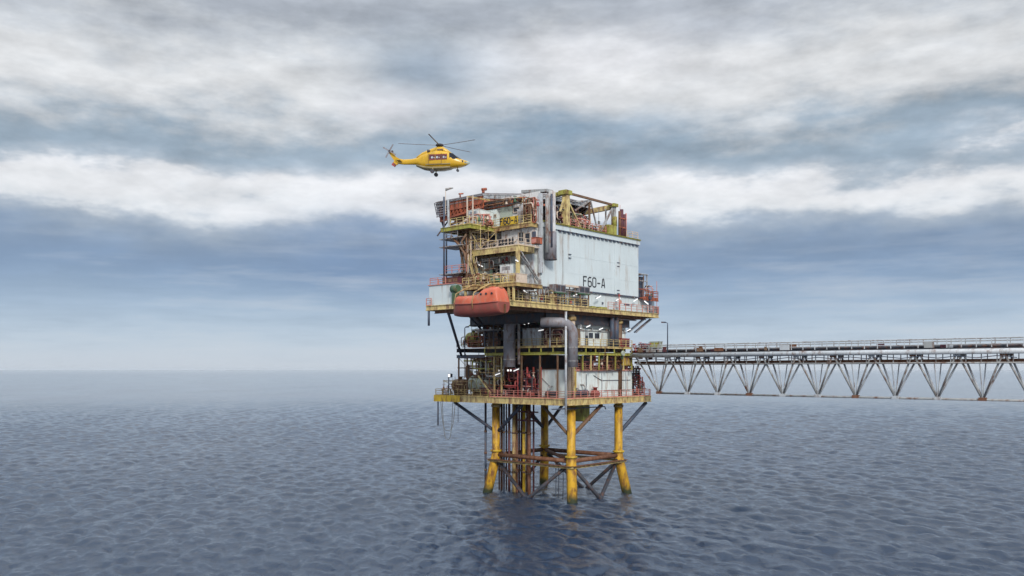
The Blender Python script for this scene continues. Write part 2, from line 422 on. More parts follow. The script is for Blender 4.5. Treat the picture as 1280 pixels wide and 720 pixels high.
# walkway round the jacket at brace level
wk = thing('jacket_walkway', 'narrow rusty walkway running round the jacket legs above the water', 'walkway', (6,8,5.3))
for (a, b) in (((-.9,-.9),(13.2,-.9)),((-.9,-.9),(-.9,16.6)),((13.2,-.9),(13.2,16.6))):
    p, q = (a[0],a[1],5.35), (b[0],b[1],5.35)
    part('beam', MB().ibeam(p, q, .3, .3), 'pale_yellow', wk)
    part('deck', MB().bar(vadd(p,(0,0,.05)), vadd(q,(0,0,.05)), .9, .05), 'steel_rust', wk)
# conductors and risers
cond = [(607,.5,18.3,.19,'navy','slender dark riser pipe left of the left yellow leg'),
        (630,1.0,12.3,.16,'navy','thin dark riser just right of the left yellow leg'),
        (636.5,1.4,11.5,.2,'maroon','dark red riser between the thin dark riser and the yellow one'),
        (642.5,1.2,10.4,.30,'yellow','rusty yellow conductor pipe right of the dark red riser'),
        (655,2.5,10.4,.28,'leg_yellow','bright yellow conductor pipe in the middle of the leg group'),
        (661.5,1.5,8.2,.27,'steel_rust','rust brown conductor pipe beside the bright yellow conductor'),
        (649,4.5,13.0,.16,'maroon','thin maroon riser seen between two yellow conductors')]
cond += [(627,2.2,12,.2,'steel_rust','rust brown riser between left yellow leg and the thin dark riser'),
        (652,3.4,9,.16,'maroon','dark red riser just left of the bright yellow conductor pipe'),
        (658.5,3.2,9,.14,'steel_rust','thin rusty riser just right of the bright yellow conductor pipe'),
        (624,3.0,12,.13,'steel_rust','thin rusty riser almost hidden beside the left yellow leg'),
        (633,3.2,11,.12,'maroon','thin maroon riser between the two thin dark risers'),
        (667,3.0,8,.15,'maroon','thin maroon riser right of the rust brown conductor'),
        (646,2.0,9,.2,'steel_rust','rusty riser just left of the bright yellow conductor')]
for px, u, v, r, m, lab in cond:
    v = V(px, u)
    t = thing('riser_pipe', lab, 'pipe', (u,v,-6), 'conductor and riser pipes under the lower deck')
    part('pipe', MB().tube([(u,v,-6),(u,v,14.7)], r, 12), m, t)
    for z in (3.2, 6.0, 9.6): part('clamp', MB().tube([(u,v,z),(u,v,z+.28)], r*1.35, 12), 'brown', t)
for k, px in enumerate((694.5, 698, 703.5)):
    u = 1.5+k*.4; v = V(px, u)
    solo('hanging_cable', MB().tube([(u,v,-1),(u+.1,v,3),(u,v,6)], .055, 6), 'navy',
         ['leftmost thin cable hanging into the water left of the near leg','middle thin cable hanging into the water left of the near leg','rightmost thin cable hanging into the water left of the near leg'][k], 'cable', (u,v,-1), 'cables hanging by the near leg')
# guide frame among conductors
t = thing('conductor_frame', 'small maroon guide frame clamped round the risers below the deck', 'frame', (1.5,8,10))
u = 1.5
for z in (13.1, 11.7): part('beam', MB().box(u-.2,u+.2,V(672,u),V(646,u),z,z+.22), 'maroon', t)
part('beam', MB().bar((u,V(668,u),13.3),(u,V(655,u),11.7),.2,.2), 'maroon', t)
# yellow box caisson below deck
uc = U(729, 2.0)
t = thing('caisson', 'short yellow square caisson hanging under the lower deck behind the near leg', 'caisson', (uc,2,12))
part('body', MB().box(uc-.8,uc+.9,1.4,3.2,12.0,14.55), 'olive', t)
part('flange', MB().box(uc-.9,uc+1.0,1.3,3.3,11.85,11.997), 'brown', t)

# ================================================================== LOWER DECK
LU0, LV0 = -3.63, -1.95; LU1 = U(813.5, LV0); LV1 = V(544, LU0); LZ = 15.65
ld = thing('lower_deck', 'lower open deck with rusty pale yellow edge girders on the jacket legs', 'deck', (6,8,14.6))
part('deck_plate', MB().box(LU0+.2,LU1-.2,LV0+.2,LV1-.2,LZ-.12,LZ-.04), 'deck_dark', ld)
for a, b in (((LU0,LV0),(LU1,LV0)),((LU0,LV0),(LU0,LV1)),((LU1,LV0),(LU1,LV1)),((LU0,LV1),(LU1,LV1))):
    part('edge_beam', MB().ibeam((a[0],a[1],LZ),(b[0],b[1],LZ),.98,.34,.09), 'pale_yellow', ld)
x = LU0+2.4
while x < LU1-1: part('floor_beam', MB().ibeam((x,LV0+.2,LZ-.125),(x,LV1-.2,LZ-.125),.7,.22), 'brown', ld); x += 2.4
x = LV0+2.2
n = 0
while x < LU1 and n < 16:
    mb = MB(); mb.box(x-.04+LU0+1.95,x+.04+LU0+1.95,LV0-.13,LV0-.05,LZ-.88,LZ-.1); part('stiffener', mb, 'yellow', ld); x += 1.5; n += 1
# corner box stained yellow at far left
solo('winch_box', MB().box(LU0-.25,LU0-.19,V(576,LU0),LV1+.1,LZ-1.0,LZ+.1), 'leg_yellow', 'bright yellow rust stained fascia plate at the left end of the lower deck', 'plate', (LU0,LV1,LZ))
railing([(LU1-.1,LV0+.05,LZ),(LU0+.1,LV0+.05,LZ)], 'rail_red', 'red and cream railing along the right front edge of the lower deck', group='safety railings along the deck edges')
railing([(LU0+.05,LV0+.2,LZ),(LU0+.05,V(612,LU0),LZ)], 'rail_red', 'red railing on the left front edge of the lower deck')
railing([(LU0+.05,V(610,LU0),LZ),(LU0+.05,LV1-.1,LZ),(LU0+3,LV1-.1,LZ)], 'yellow', 'yellow railing round the left corner of the lower deck')
railing([(LU1-.05,LV0+.3,LZ),(LU1-.05,8,LZ)], 'orange', 'orange railing on the far right end of the lower deck')
# pipes hung under the deck
solo('service_pipe', MB().tube([(U(690,-1.2),-1.2,14.2),(U(756,-1.2),-1.2,14.2),(U(757,-1.2),-1.2,13.8)], .09, 8), 'navy', 'dark pipe slung under the front edge of the lower deck right of the tall pole', 'pipe', (0,-1.2,14.2))
# hanging pipe / ropes at left corner
v_ = V(547, LU0); solo('drain_pipe', MB().tube([(LU0,v_-.1,14.6),(LU0,v_-.1,10.6)], .12, 8), 'navy', 'short dark pipe hanging from the left corner of the lower deck', 'pipe', (LU0,v_,10.6))
def rope(px0, px1, sag, label):
    a, b = V(px0, LU0), V(px1, LU0); pts = []
    for i in range(15):
        s_ = i/14; pts.append((LU0, a+(b-a)*s_, 14.6-sag*(1-(2*s_-1)**4)))
    solo('rope_loop', MB().tube(pts, .05, 5), 'rope', label, 'rope', (LU0,a,14.6), 'loops of rope under the left corner')
rope(551, 569, 4.7, 'wide loop of rope hanging under the left corner of the lower deck')
rope(553, 566, 6.2, 'deeper narrow loop of rope hanging inside the wide one')
v_ = V(571, LU0); solo('drain_pipe', MB().tube([(LU0+.3,v_,14.6),(LU0+.3,v_,11.3)], .05, 6), 'navy', 'thin dark pipe right of the rope loops under the lower deck', 'pipe', (LU0,v_,11.3))

MZ_ = 23.65
# ---- lower deck contents
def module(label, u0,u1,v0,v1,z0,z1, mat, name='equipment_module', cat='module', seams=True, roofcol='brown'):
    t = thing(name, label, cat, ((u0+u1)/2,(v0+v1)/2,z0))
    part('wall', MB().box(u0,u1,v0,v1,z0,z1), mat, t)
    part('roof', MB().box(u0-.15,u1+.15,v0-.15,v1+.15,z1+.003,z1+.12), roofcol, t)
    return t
mu0, mu1 = U(720,-.3), U(790,-.3)
wm = module('low pale green white module with red topped roof on the right of the lower deck', mu0, mu1, -.3, 6, LZ-.035, 19.75, 'wall_low', roofcol='rail_red')
um = U(752.5,-.3)
part('seam', MB().box(um-.04,um+.04,-.36,-.303,LZ,19.7), 'pale_grey', wm)
part('conduit', MB().tube([(U(733,-.4),-.4,17.2),(U(733,-.4),-.4,19.3)], .05, 6), 'navy', wm)
part('conduit', MB().tube([(U(742,-.4),-.4,19.1),(U(752,-.4),-.4,18.3),(U(788,-.4),-.4,18.3)], .045, 6), 'navy', wm)
part('conduit', MB().tube([(U(755,-.4),-.4,16.7),(U(788,-.4),-.4,16.7)], .06, 6), 'navy', wm)
for px in (752.5, 782.5):
    u = U(px,-.45); part('downpipe', MB().tube([(u,-.45,LZ),(u,-.45,19.7)], .07, 6), 'pale_grey', wm)
part('corner_trim', MB().box(mu0-.12,mu0-.003,-.4,-.1,LZ,19.75), 'leg_yellow', wm)
ladder(wm, U(716,-.6), -.6, LZ, 20.6, 'u', 'yellow')
railing([(mu1,-.4,19.9),(mu0,-.4,19.9)], 'rail_red', 'red railing along the roof of the low pale module', h=1.0)
lu = -1.0
wl = module('shaded pale wall module left of the tall white pole on the lower deck', lu, 8, V(706,lu), V(672,lu), LZ-.035, 20.0, 'wall_low')
part('conduit', MB().tube([(lu-.08,V(698,lu),LZ),(lu-.08,V(698,lu),19.9)], .06, 6), 'navy', wl)
part('conduit', MB().tube([(lu-.08,V(673,lu),19.3),(lu-.08,V(688,lu),17.4)], .05, 6), 'grey', wl)
module('added dark box filling the middle of the lower deck behind pipes', 1.5, 15, 7, 17, LZ-.035, 22.25, 'dark', name='dark_core', cat='dark infill')  # added dark-painted box, stands in for the gloom between the decks
# engine, red tank
pump('grey blue motor and pump in front of the low pale module', U(729,-1.2), -1.2, LZ, 'navy', 1.5)
pump('dark pump beside the foot of the tall white pole', U(722,-1.0), -1.0, LZ, 'dark', 1.1)
vessel('small bright red tank behind the cream railing on the lower deck', (U(744,-1.1),-1.1,LZ+.62), 1.0, .55, 'u', 'red', 'rail_red')
pump('low dark pump standing before the shaded pale wall', -2.4, V(688,-2.4), LZ, 'dark', 1.3, 'v')
pump('rusty red pump left of the shaded pale wall', -2.6, V(662,-2.6), LZ, 'red', 1.0, 'v')
# right end manifold
pipework('dark red pipe manifold at the right end of the lower deck', (U(792,-.5),LU1-.6,-.8,2.5,LZ,20.6), 11, ['maroon','red','steel_rust','dark'], 12, (.08,.2), 6)
pipework('tall red risers on the right corner of the lower deck', (U(799,-1),U(808,-1),-1.2,.6,LZ,19.2), 12, ['red','rail_red'], 5, (.07,.13), 3, 4)
# mid section pipes: dark red tangle
pipework('deep maroon pipe tangle under the left grey duct', (-2.6,-.8,V(652,-2),V(628,-2),LZ,20.2), 21, ['maroon','maroon','red'], 15, (.08,.22), 6)
pipework('red pipe bank between maroon tangle and pale wall', (-2.6,-1.2,V(671,-2),V(652,-2),LZ,19.8), 22, ['red','rail_red','maroon','dark'], 12, (.06,.2), 5)
for k, px in enumerate((659, 667, 676)):
    v_ = V(px,-1.6); solo('red_standpipe', MB().tube([(-1.6,v_,LZ),(-1.6,v_,20.4)], .16, 8), 'red', ['left upright red pipe beside the maroon tangle','middle upright red pipe beside the pale wall','right upright red pipe against the pale wall'][k], 'pipe', (-1.6,v_,LZ), 'upright red pipes on the lower deck')
pipework('dark blue black pipes packed behind the maroon tangle', (-.5,1.2,V(668,0),V(612,0),LZ,20.8), 23, ['dark','navy','dark'], 12, (.1,.28), 3)
# left end of lower deck: tanks, scaffold
vessel('big olive grey horizontal tank on the left of the lower deck', (-1.2,V(603,-1.2),LZ+2.0), 3.6, 1.45, 'v', 'green_grey', 'olive')
vessel('smaller brown horizontal tank left of the olive grey tank', (-1.8,V(576,-1.8),LZ+1.7), 2.2, 1.05, 'v', 'brown', 'yellow')
vessel('pale olive upright tank behind the diagonal brace on the lower deck', (-1.4,V(615,-1.4),LZ+2.7), 2.6, .8, 'z', 'green_grey', 'brown')
scaffold('brown scaffold tower at the left edge between the two lower decks', -2.8,0.6,V(596,-2.8),V(573,-2.8),LZ+3.0,22.0, 'brown', 1.7, 1.7, 3)
scaffold('low yellow scaffold frame on the left corner of the lower deck', -3.2,-.6,V(590,-3),V(556,-3),LZ,LZ+2.5, 'yellow', 2.0, 2.4, 4)
pipework('olive and brown pipework over the left tanks', (-3,0,V(626,-3),V(575,-3),18.6,22.0), 31, ['olive','brown','yellow','steel_rust','green_grey'], 20, (.07,.2), 7)
pipework('rusty low pipes behind the left corner railing', (-3.2,-1,V(592,-3),V(552,-3),LZ,LZ+1.9), 32, ['rail_red','brown','steel_rust','pale_yellow'], 12, (.06,.16), 5)
pipework('brown pipe runs low in front of the olive grey tank', (-3.2,-2.4,V(634,-3),V(598,-3),LZ,LZ+1.5), 33, ['brown','steel_rust','red','maroon'], 10, (.05,.13), 4)
# diagonal cream struts on left front
t = thing('truss_panel', 'cream diagonal struts between upright posts left of the maroon pipes', 'truss', (LU0+.4,V(606,LU0),LZ))
uq = LU0+.5
for px in (573.5, 584, 618, 627): part('upright', MB().bar((uq,V(px,uq),LZ),(uq,V(px,uq),22.1),.2,.2), 'pale_yellow' if px > 600 else 'brown', t)
part('strut', MB().bar((uq,V(598,uq),19.0),(uq,V(615,uq),LZ+.3),.22,.22), 'pale_yellow', t)
part('strut', MB().bar((uq,V(604,uq),18.2),(uq,V(618,uq),LZ+.8),.16,.16), 'brown', t)
pipework('rust and ochre pipes crowding between the scaffold tower and the maroon tangle', (-3.1,-1.4,V(630,-3),V(600,-3),17.5,22.2), 36, ['steel_rust','yellow','brown','olive','dark','grey'], 26, (.05,.17), 9)
pipework('brown and grey pipes filling the left of the middle deck above its railing', (-2.9,1.5,V(625,-3),V(583,-3),MZ_,MZ_+3.6), 37, ['brown','grey','dark','steel_rust','olive'], 20, (.05,.16), 6)
# far clutter behind, to break see-through
pipework('distant dark pipes at the back left of the lower deck', (2,10,18,LV1-1,LZ,21.5), 35, ['dark','brown','olive'], 14, (.1,.25), 3)
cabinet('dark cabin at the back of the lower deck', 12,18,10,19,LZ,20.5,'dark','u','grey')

# lights at lower deck
def strip(px, py, plane, val, du, dv, dz, lab):
    if plane == 'v': u = U(px, val); v = val
    else: u = val; v = V(px, val)
    lamp_tube(u, v, Z(py, u, v), du, dv, dz, lab)
for k, px in enumerate((623.5, 629.5, 635, 638.5)):
    v_ = V(px, -2.9); z = Z(462.6, -2.9, v_)
    t = thing('bulkhead_light', ['leftmost','second','third','rightmost'][k]+' of four small round lit lamps in a row above the maroon pipes', 'lamp', (-2.9,v_,z), 'round lit lamps above the maroon pipes')
    part('globe', MB().tube([(-2.9,v_,z-.2),(-2.9,v_,z-.14),(-2.9,v_,z+.06),(-2.9,v_,z+.1)], [.06,.14,.14,.08], 10), 'lamp_glow', t)
    part('hood', MB().tube([(-2.9,v_,z+.103),(-2.9,v_,z+.2)], [.24,.12], 10), 'grey', t)
strip(642,464,'u',-2.9,0,-1.1,.35,'slanted strip light right of the four round lamps')
strip(619,469,'u',-3.1,0,-1.1,.3,'slanted strip light over the pale olive upright tank')
v_ = V(563,-3.3); z = Z(469.5,-3.3,v_)
t = thing('flood_light', 'bright floodlight on a post at the left corner of the lower deck', 'floodlight', (-3.3,v_,LZ))
part('post', MB().tube([(-3.3,v_+.4,LZ),(-3.3,v_+.4,z+.2)], .09, 8), 'navy', t)
part('housing', MB().box(-3.5,-3.0,v_-.2,v_+.4,z-.3,z+.32), 'navy', t)
part('lens', MB().box(-3.56,-3.503,v_-.16,v_+.3,z-.22,z+.26), 'lamp_glow', t)

# ================================================================== MIDDLE DECK
MU0, MV0 = -3.3, -1.5; MU1 = U(790, MV0); MV1 = V(571, MU0); MZ = 23.65
md = thing('middle_deck', 'middle deck with bright olive yellow edge beams between the two big decks', 'deck', (6,8,22.2))
part('deck_plate', MB().box(MU0+.1,MU1-.1,MV0+.1,MV1-.1,MZ-.3,MZ-.2), 'deck_dark', md)
for a, b in (((MU0,MV0),(MU1,MV0)),((MU0,MV0),(MU0,V(606,MU0)))):
    part('edge_beam', MB().ibeam((a[0],a[1],MZ),(b[0],b[1],MZ),.34,.26,.06), 'pale_yellow', md)
    part('lower_beam', MB().ibeam((a[0],a[1],22.65),(b[0],b[1],22.65),.42,.3,.07), 'olive', md)
    d = vsub((b[0],b[1],0),(a[0],a[1],0)); n = int(vlen(d)/2.2)
    for i in range(n+1):
        p = lerp((a[0],a[1],0),(b[0],b[1],0), i/n)
        part('short_post', MB().box(p[0]-.08,p[0]+.08,p[1]-.08,p[1]+.08,22.66,MZ-.35), 'olive', md)
part('edge_beam', MB().ibeam((MU0,V(606,MU0),22.4),(MU0,MV1,22.4),.5,.26), 'navy', md)
part('edge_beam', MB().ibeam((MU0,MV1,MZ-.2),(MU1,MV1,MZ-.2),.6,.26), 'navy', md)
for k in range(9): 
    x = MU0+2+k*2.3
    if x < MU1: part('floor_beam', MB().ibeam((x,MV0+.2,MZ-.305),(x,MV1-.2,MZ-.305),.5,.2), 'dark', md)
for i in range(9):
    u = U(708+i*10.2, MV0)
    if i: part('support_post', MB().bar((u,MV0,19.9 if u > mu0 else LZ),(u,MV0,22.2),.18,.18), 'pale_yellow' if i % 2 else 'olive', md)
for px in (652, 675, 697): v_ = V(px, MU0); part('support_post', MB().bar((MU0,v_,LZ),(MU0,v_,22.2),.2,.2), 'brown', md)
railing([(MU1,MV0,MZ),(MU0,MV0,MZ),(MU0,V(645,MU0),MZ)], 'pale_yellow', 'pale yellow railing round the front corner of the middle deck', h=1.05, toe=False, r=.04)
railing([(MU0,V(625,MU0),MZ),(MU0,MV1,MZ)], 'brown', 'brown railing on the left side of the middle deck', h=1.05, toe=False)
# control building with windows
cu0, cu1 = U(722,.6), U(782,.6)
cb = thing('control_cabin', 'white cabin with two small dark windows and a door on the middle deck', 'cabin', (cu0,.6,MZ))
part('wall', MB().box(cu0,cu1,.6,6.5,MZ-.2,27.25), 'wall_low', cb)
part('gutter', MB().box(cu0-.1,cu1+.1,.45,.597,26.0,26.15), 'grey', cb)
for a, b in ((736,741),(743.5,749)):
    w = part('window', MB().box(U(a,.6),U(b,.6),.55,.597,24.95,25.75), 'window_dark', cb)
    part('frame', MB().box(U(a,.6)-.06,U(b,.6)+.06,.56,.596,24.88,24.947).box(U(a,.6)-.06,U(b,.6)+.06,.56,.596,25.753,25.82), 'pale_grey', w)
part('window', MB().box(U(723,.6),U(725.2,.6),.55,.597,24.9,25.7), 'window_dark', cb)
part('door', MB().box(U(731,.6),U(735,.6),.54,.597,MZ,25.9), 'grey', cb)
part('door_opening', MB().box(U(731.4,.6),U(734.4,.6),.5,.538,MZ+.2,25.3), 'window_dark', cb)
part('conduit', MB().tube([(U(728,.45),.45,26.5),(U(760,.45),.45,26.35),(U(782,.45),.45,26.5)], .05, 6), 'navy', cb)
for px in (726, 739, 757, 763, 779):
    part('junction_box', MB().box(U(px,.5),U(px,.5)+.35,.35,.59,26.2,26.5), 'grey', cb)
for k, (px, py) in enumerate(((733,409),(749,412),(762,413),(784,413.5))):
    strip(px, py, 'v', -.2, .95, 0, .3 if k != 1 else .25, ['strip light above the open door of the white cabin','strip light above the two small cabin windows','strip light by the dark columns right of the cabin','strip light at the right end of the white cabin'][k])
strip(726,411,'v',-.4,.1,0,.5,'small upright lamp right of the big curved duct')
# dark columns right
for k, px in enumerate((765, 770)):
    u = U(px,-.6); solo('deck_column', MB().tube([(u,-.6,MZ),(u,-.6,28.4)], .38 if k == 0 else .45, 12), 'navy', ['left of two dark columns at the right end of the white cabin','right of two dark columns at the right end of the white cabin'][k], 'column', (u,-.6,MZ), 'dark columns under the main deck')
# four main columns lower deck -> main deck
for k, (lab, (lu_, lv_)) in enumerate(zip(('near corner column behind the curved grey duct','right front column rising from the right jacket leg','back column hidden deep under the main deck','left column rising from the left jacket leg'), [LEG[c] for c in cyc])):
    t = thing('main_column', lab, 'column', (lu_,lv_,LZ), 'main columns between the decks')
    part('shaft', MB().tube([(lu_,lv_,LZ-.03),(lu_,lv_,28.4)], .6, 16), 'brown' if k else 'cream', t)
    part('collar', MB().tube([(lu_,lv_,27.4),(lu_,lv_,28.0)], .78, 16), 'yellow', t)
# left face cabins in the shade
cabinet('grey cabinet pair on the middle deck right of the left duct', -2.7,-1.0,V(677,-2.7),V(653,-2.7),MZ-.15,26.3,'grey','u','pale_grey', louvre=False)
cabinet('brown shaded machinery housing behind the white lamp post', -2.2,2.0,V(704,-2.2),V(679,-2.2),MZ-.15,26.2,'brown','u','maroon')
pipework('pink brown pipes round the foot of the white lamp post', (-2.9,-2.3,V(706,-2.6),V(680,-2.6),MZ,26.0), 41, ['maroon','rail_red','brown','cream'], 12, (.05,.13), 5)
module('added dark box filling the middle of the middle deck', 2.5, 16, 7, 16, MZ-.15, 28.3, 'dark', name='dark_core', cat='dark infill')  # second added box, its dark colour gives this deck a shaded interior
pipework('dark pipes packed above the grey cabinet pair', (-2,2,V(700,-1),V(640,-1),26.2,28.2), 42, ['dark','navy','dark_green','dark'], 14, (.12,.35), 2)
pipework('dark pipes hanging over the roof of the white cabin', (cu0,cu1,.3,2.5,27.4,28.3), 43, ['dark','navy','brown'], 12, (.08,.2), 0)
# left side of mid deck: brown-yellow vessel, clutter
vessel('brown yellow horizontal tank on the left of the middle deck', (-1.6,V(592,-1.6),25.2), 1.8, .95, 'v', 'olive', 'brown')
pipework('rust brown pipes under the brown yellow tank', (-3,-.6,V(612,-2),V(578,-2),MZ,25.4), 44, ['steel_rust','brown','orange','olive'], 18, (.06,.16), 6)
pipework('dark brown pipes between tank and left duct', (-3,0,V(627,-2),V(603,-2),MZ,27.6), 45, ['dark','brown','dark','grey'], 18, (.07,.2), 5)
cabinet('dark locker beside the left column on the middle deck', -2.6,-.8,V(622,-2.6),V(610,-2.6),MZ-.15,26.1,'dark','u','brown')
pipework('yellow green pipes hung under the left of the middle deck', (-3.1,-1,V(645,-3),V(590,-3),21.2,22.3), 46, ['olive','yellow','brown','dark'], 12, (.06,.15), 3)
pipework('rusty pipes in the gap above the low pale module', (mu0,mu1,-.9,1.2,20.0,22.3), 47, ['brown','maroon','steel_rust','red','dark'], 18, (.07,.2), 6)
cabinet('dark crimson cabinet above the right end of the low pale module', U(762,.4),U(785,.4),.4,2.6,19.9,22.2,'maroon','v','red')
cabinet('bright yellow box at the right end above the low pale module', U(780,-1),U(789,-1),-1.2,.2,20.6,22.6,'leg_yellow','v','yellow', louvre=False)
t = thing('hose_reel', 'pale green hose reel hanging at the bridge end of the middle deck', 'hose reel', (U(780,-1.8),-1.8,21.6))
u = U(779,-1.8); part('drum', MB().tube([(u,-1.9,22.6),(u,-1.6,22.6)], .42, 14), 'green_grey', t); part('bracket', MB().box(u-.06,u+.06,-1.75,-1.5,21.7,22.5), 'dark_green', t)
cabinet('red crate on the middle deck by the bridge landing', U(777,-.9),U(787,-.9),-.9,.3,MZ,25.0,'red','v','maroon', louvre=False)
# lamp posts
def lamp_post(label, u, v, z0, z1, mat, arm, lit, group='slender lamp posts on the platform'):
    t = thing('lamp_post', label, 'lamp post', (u,v,z0), group)
    a = (u+arm[0], v+arm[1], z1+.05)
    part('pole', MB().tube([(u,v,z0),(u,v,z1-.5),(u,v,z1-.1),lerp((u,v,z1),a,.4)], [.1,.08,.07,.06], 8), mat, t)
    part('lamp_head', MB().bar(lerp((u,v,z1),a,.3), vadd(a,(0,0,.3 if lit else 0)), .24, .2), 'lamp_glow' if lit else mat, t)
u = -3.6; v_ = V(687.5,u); lamp_post('white lamp post with lit head on the middle deck left of the tall pole', u, v_, 23.3, Z(404,u,v_), 'pale_grey', (0,-1.5), True)
u = -3.4; v_ = V(581,u); lamp_post('dark lamp post rising at the left end of the middle deck', u, v_, 22.3, Z(409,u,v_), 'navy', (0,-.9), False)
# tall white pole
u = U(707.3,-2.35); solo('white_mast', MB().tube([(u,-2.35,13.4),(u,-2.35,28.5)], .17, 10), 'pale_grey', 'tall thin white pipe standing from lower deck edge to main deck', 'pipe', (u,-2.35,13.4))
# ducts
ud = -4.5; vd = V(636.8,ud)
t = thing('exhaust_duct', 'thick grey upright duct on the left face below the lifeboat', 'duct', (ud,vd,20.5), 'big grey ducts')
part('shell', MB().tube([(ud,vd,20.4),(ud,vd,26.5),(ud+.5,vd,27.6),(ud+1.5,vd,28.2)], .95, 20), 'duct', t)
for z in (21.5,24.2): part('band', MB().tube([(ud,vd,z),(ud,vd,z+.12)], .99, 20), 'grey', t)
part('side_pipe', MB().tube([(ud+.2,V(647.5,ud),20.8),(ud+.2,V(647.5,ud),27.5)], .22, 10), 'grey', t)
ub = U(716,-2.6)
t = thing('exhaust_duct', 'curved grey duct bending down beside the tall white pipe', 'duct', (ub,-2.6,20.3), 'big grey ducts')
pts = [(ub,-2.6,Z(459,ub,-2.6)),(ub,-2.6,25.2)]
for k in range(1, 7):
    a = pi/2*k/6; pts.append((ub-1.7*(1-cos(a))*1.0, -2.6+1.0*(1-cos(a)), 25.2+1.7*sin(a)))
pts.append((ub-3.6,.6,26.95))
part('shell', MB().tube(pts, .74, 20), 'duct', t)
for z in (21.2,23.2): part('band', MB().tube([(ub,-2.6,z),(ub,-2.6,z+.1)], .78, 20), 'grey', t)

# ================================================================== MAIN DECK
DU0, DV0 = -16.5, -1.6; DU1 = U(823, DV0); DZ = 29.45
mdk = thing('main_deck', 'broad main deck with rusty pale yellow edge carrying the tall white module', 'deck', (4,7,28.5))
VL = V(533, DU0)
part('deck_plate', MB().box(DU0+.2,-4.99,DV0+.2,VL-.1,DZ-.14,DZ-.05), 'deck_dark', mdk)
part('deck_plate', MB().box(-4.98,DU1-.2,DV0+.2,17.4,DZ-.14,DZ-.05), 'deck_dark', mdk)
for a, b in (((DU0,DV0),(DU1,DV0)),((DU0,DV0),(DU0,VL)),((DU0,VL),(-5,VL)),((DU1,DV0),(DU1,17.5)),((-5,17.5),(DU1,17.5))):
    part('edge_beam', MB().ibeam((a[0],a[1],DZ),(b[0],b[1],DZ),.72,.34,.08), 'pale_yellow', mdk)
for a, b in (((DU0+.9,DV0+.9),(DU1-2.5,DV0+.9)),((DU0+.9,DV0+.9),(DU0+.9,VL-.9))):
    part('inner_girder', MB().ibeam((a[0],a[1],DZ-.15),(b[0],b[1],DZ-.15),1.0,.3,.07), 'steel_rust', mdk)
for k in range(15):
    x = DU0+1.6+k*2.4
    if x < DU1-2: part('floor_beam', MB().ibeam((x,DV0+1.1,DZ-.16),(x,VL-.3 if x < -5 else 17.2,DZ-.16),.9,.25), 'brown', mdk)
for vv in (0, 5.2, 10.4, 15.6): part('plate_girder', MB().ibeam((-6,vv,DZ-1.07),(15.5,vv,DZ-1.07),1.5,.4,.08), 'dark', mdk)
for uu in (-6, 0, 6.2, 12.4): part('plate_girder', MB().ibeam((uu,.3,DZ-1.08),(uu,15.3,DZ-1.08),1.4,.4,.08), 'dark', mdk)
railing([(DU1,DV0,DZ),(U(760,DV0),DV0,DZ)], 'rail_red', 'rusty pink railing on the right end of the main deck edge', h=1.15, toe=False, r=.04)
railing([(U(735,DV0),DV0,DZ),(DU0+.1,DV0,DZ)], 'pale_yellow', 'cream yellow railing on the main deck edge right of the lifeboat', h=1.15)
railing([(DU0,VL,DZ),(DU0,V(539,DU0),DZ)], 'rail_red', 'short pink railing at the far left end of the main deck')
railing([(DU1,DV0+.2,DZ),(DU1,5,DZ)], 'rail_red', 'short railing across the far right end of the main deck')
# brackets and struts under the overhangs
t = thing('deck_strut', 'long dark strut slanting from the left of the main deck to the middle deck', 'strut', (-6,V(577,-5),22.5), 'struts under the main deck')
part('tube', MB().tube([(MU0-.1,V(577,MU0),22.4),(-14.5,V(560,-14.5),28.6)], .22, 10), 'navy', t)
t = thing('deck_strut', 'lattice strut below the lifeboat reaching the middle deck', 'strut', (-6,V(600,-5),24.5), 'struts under the main deck')
a, b = (-4.5,V(602,-4.5),26.3), (-9.5,V(585,-9.5),28.4); a2, b2 = vadd(a,(0,-.9,.2)), vadd(b,(0,-.9,.2))
part('chord', MB().bar(a,b,.2,.25), 'navy', t); part('chord', MB().bar(a2,b2,.35,.4), 'dark', t)
mb = MB()
for i in range(9): mb.bar(lerp(a,b,(i+.5)/9), lerp(a2,b2,(i+.5)/9), .06, .1)
part('lacing', mb, 'dark', t)
part('landing', MB().box(-5.5,-3,V(622,-4.5),V(595,-4.5),26.15,26.3), 'grey', t)
for px in (606, 617): part('post', MB().bar((-4.5,V(px,-4.5),23.6),(-4.5,V(px,-4.5),28.3),.14,.14), 'navy', t)
v_ = V(536,DU0); solo('drain_pipe', MB().tube([(DU0,v_,28.7),(DU0,v_,26.5)], .17, 8), 'navy', 'short dark pipe hanging from the left end of the main deck', 'pipe', (DU0,v_,26.5))
for k in range(2):
    du = k*1.9; u = 17.4+du
    t = thing('deck_bracket', ['inner steel bracket under the right overhang of the main deck','outer steel bracket under the right overhang of the main deck'][k], 'bracket', (u,DV0,26.5), 'brackets under the right overhang')
    part('strut', MB().bar((u-1.8,.4,26.2),(u+1.0,-.9,28.5),.16,.2), 'navy', t); part('strut', MB().bar((u-1.2,.4,26.2),(u+1.5,-.9,28.5),.1,.12), 'grey', t)
    mb = MB()
    for i in range(5): mb.bar(lerp((u-1.8,.4,26.2),(u+1.0,-.9,28.5),i/4.), lerp((u-1.2,.4,26.2),(u+1.5,-.9,28.5),i/4.), .05,.06)
    part('lacing', mb, 'dark', t)
solo('cable_rack', MB().box(U(770,-1),U(795,-1),-1.1,-.7,28.0,28.15), 'dark', 'dark cable rack slung under the right end of the main deck', 'cable rack', (U(770,-1),-1,28))
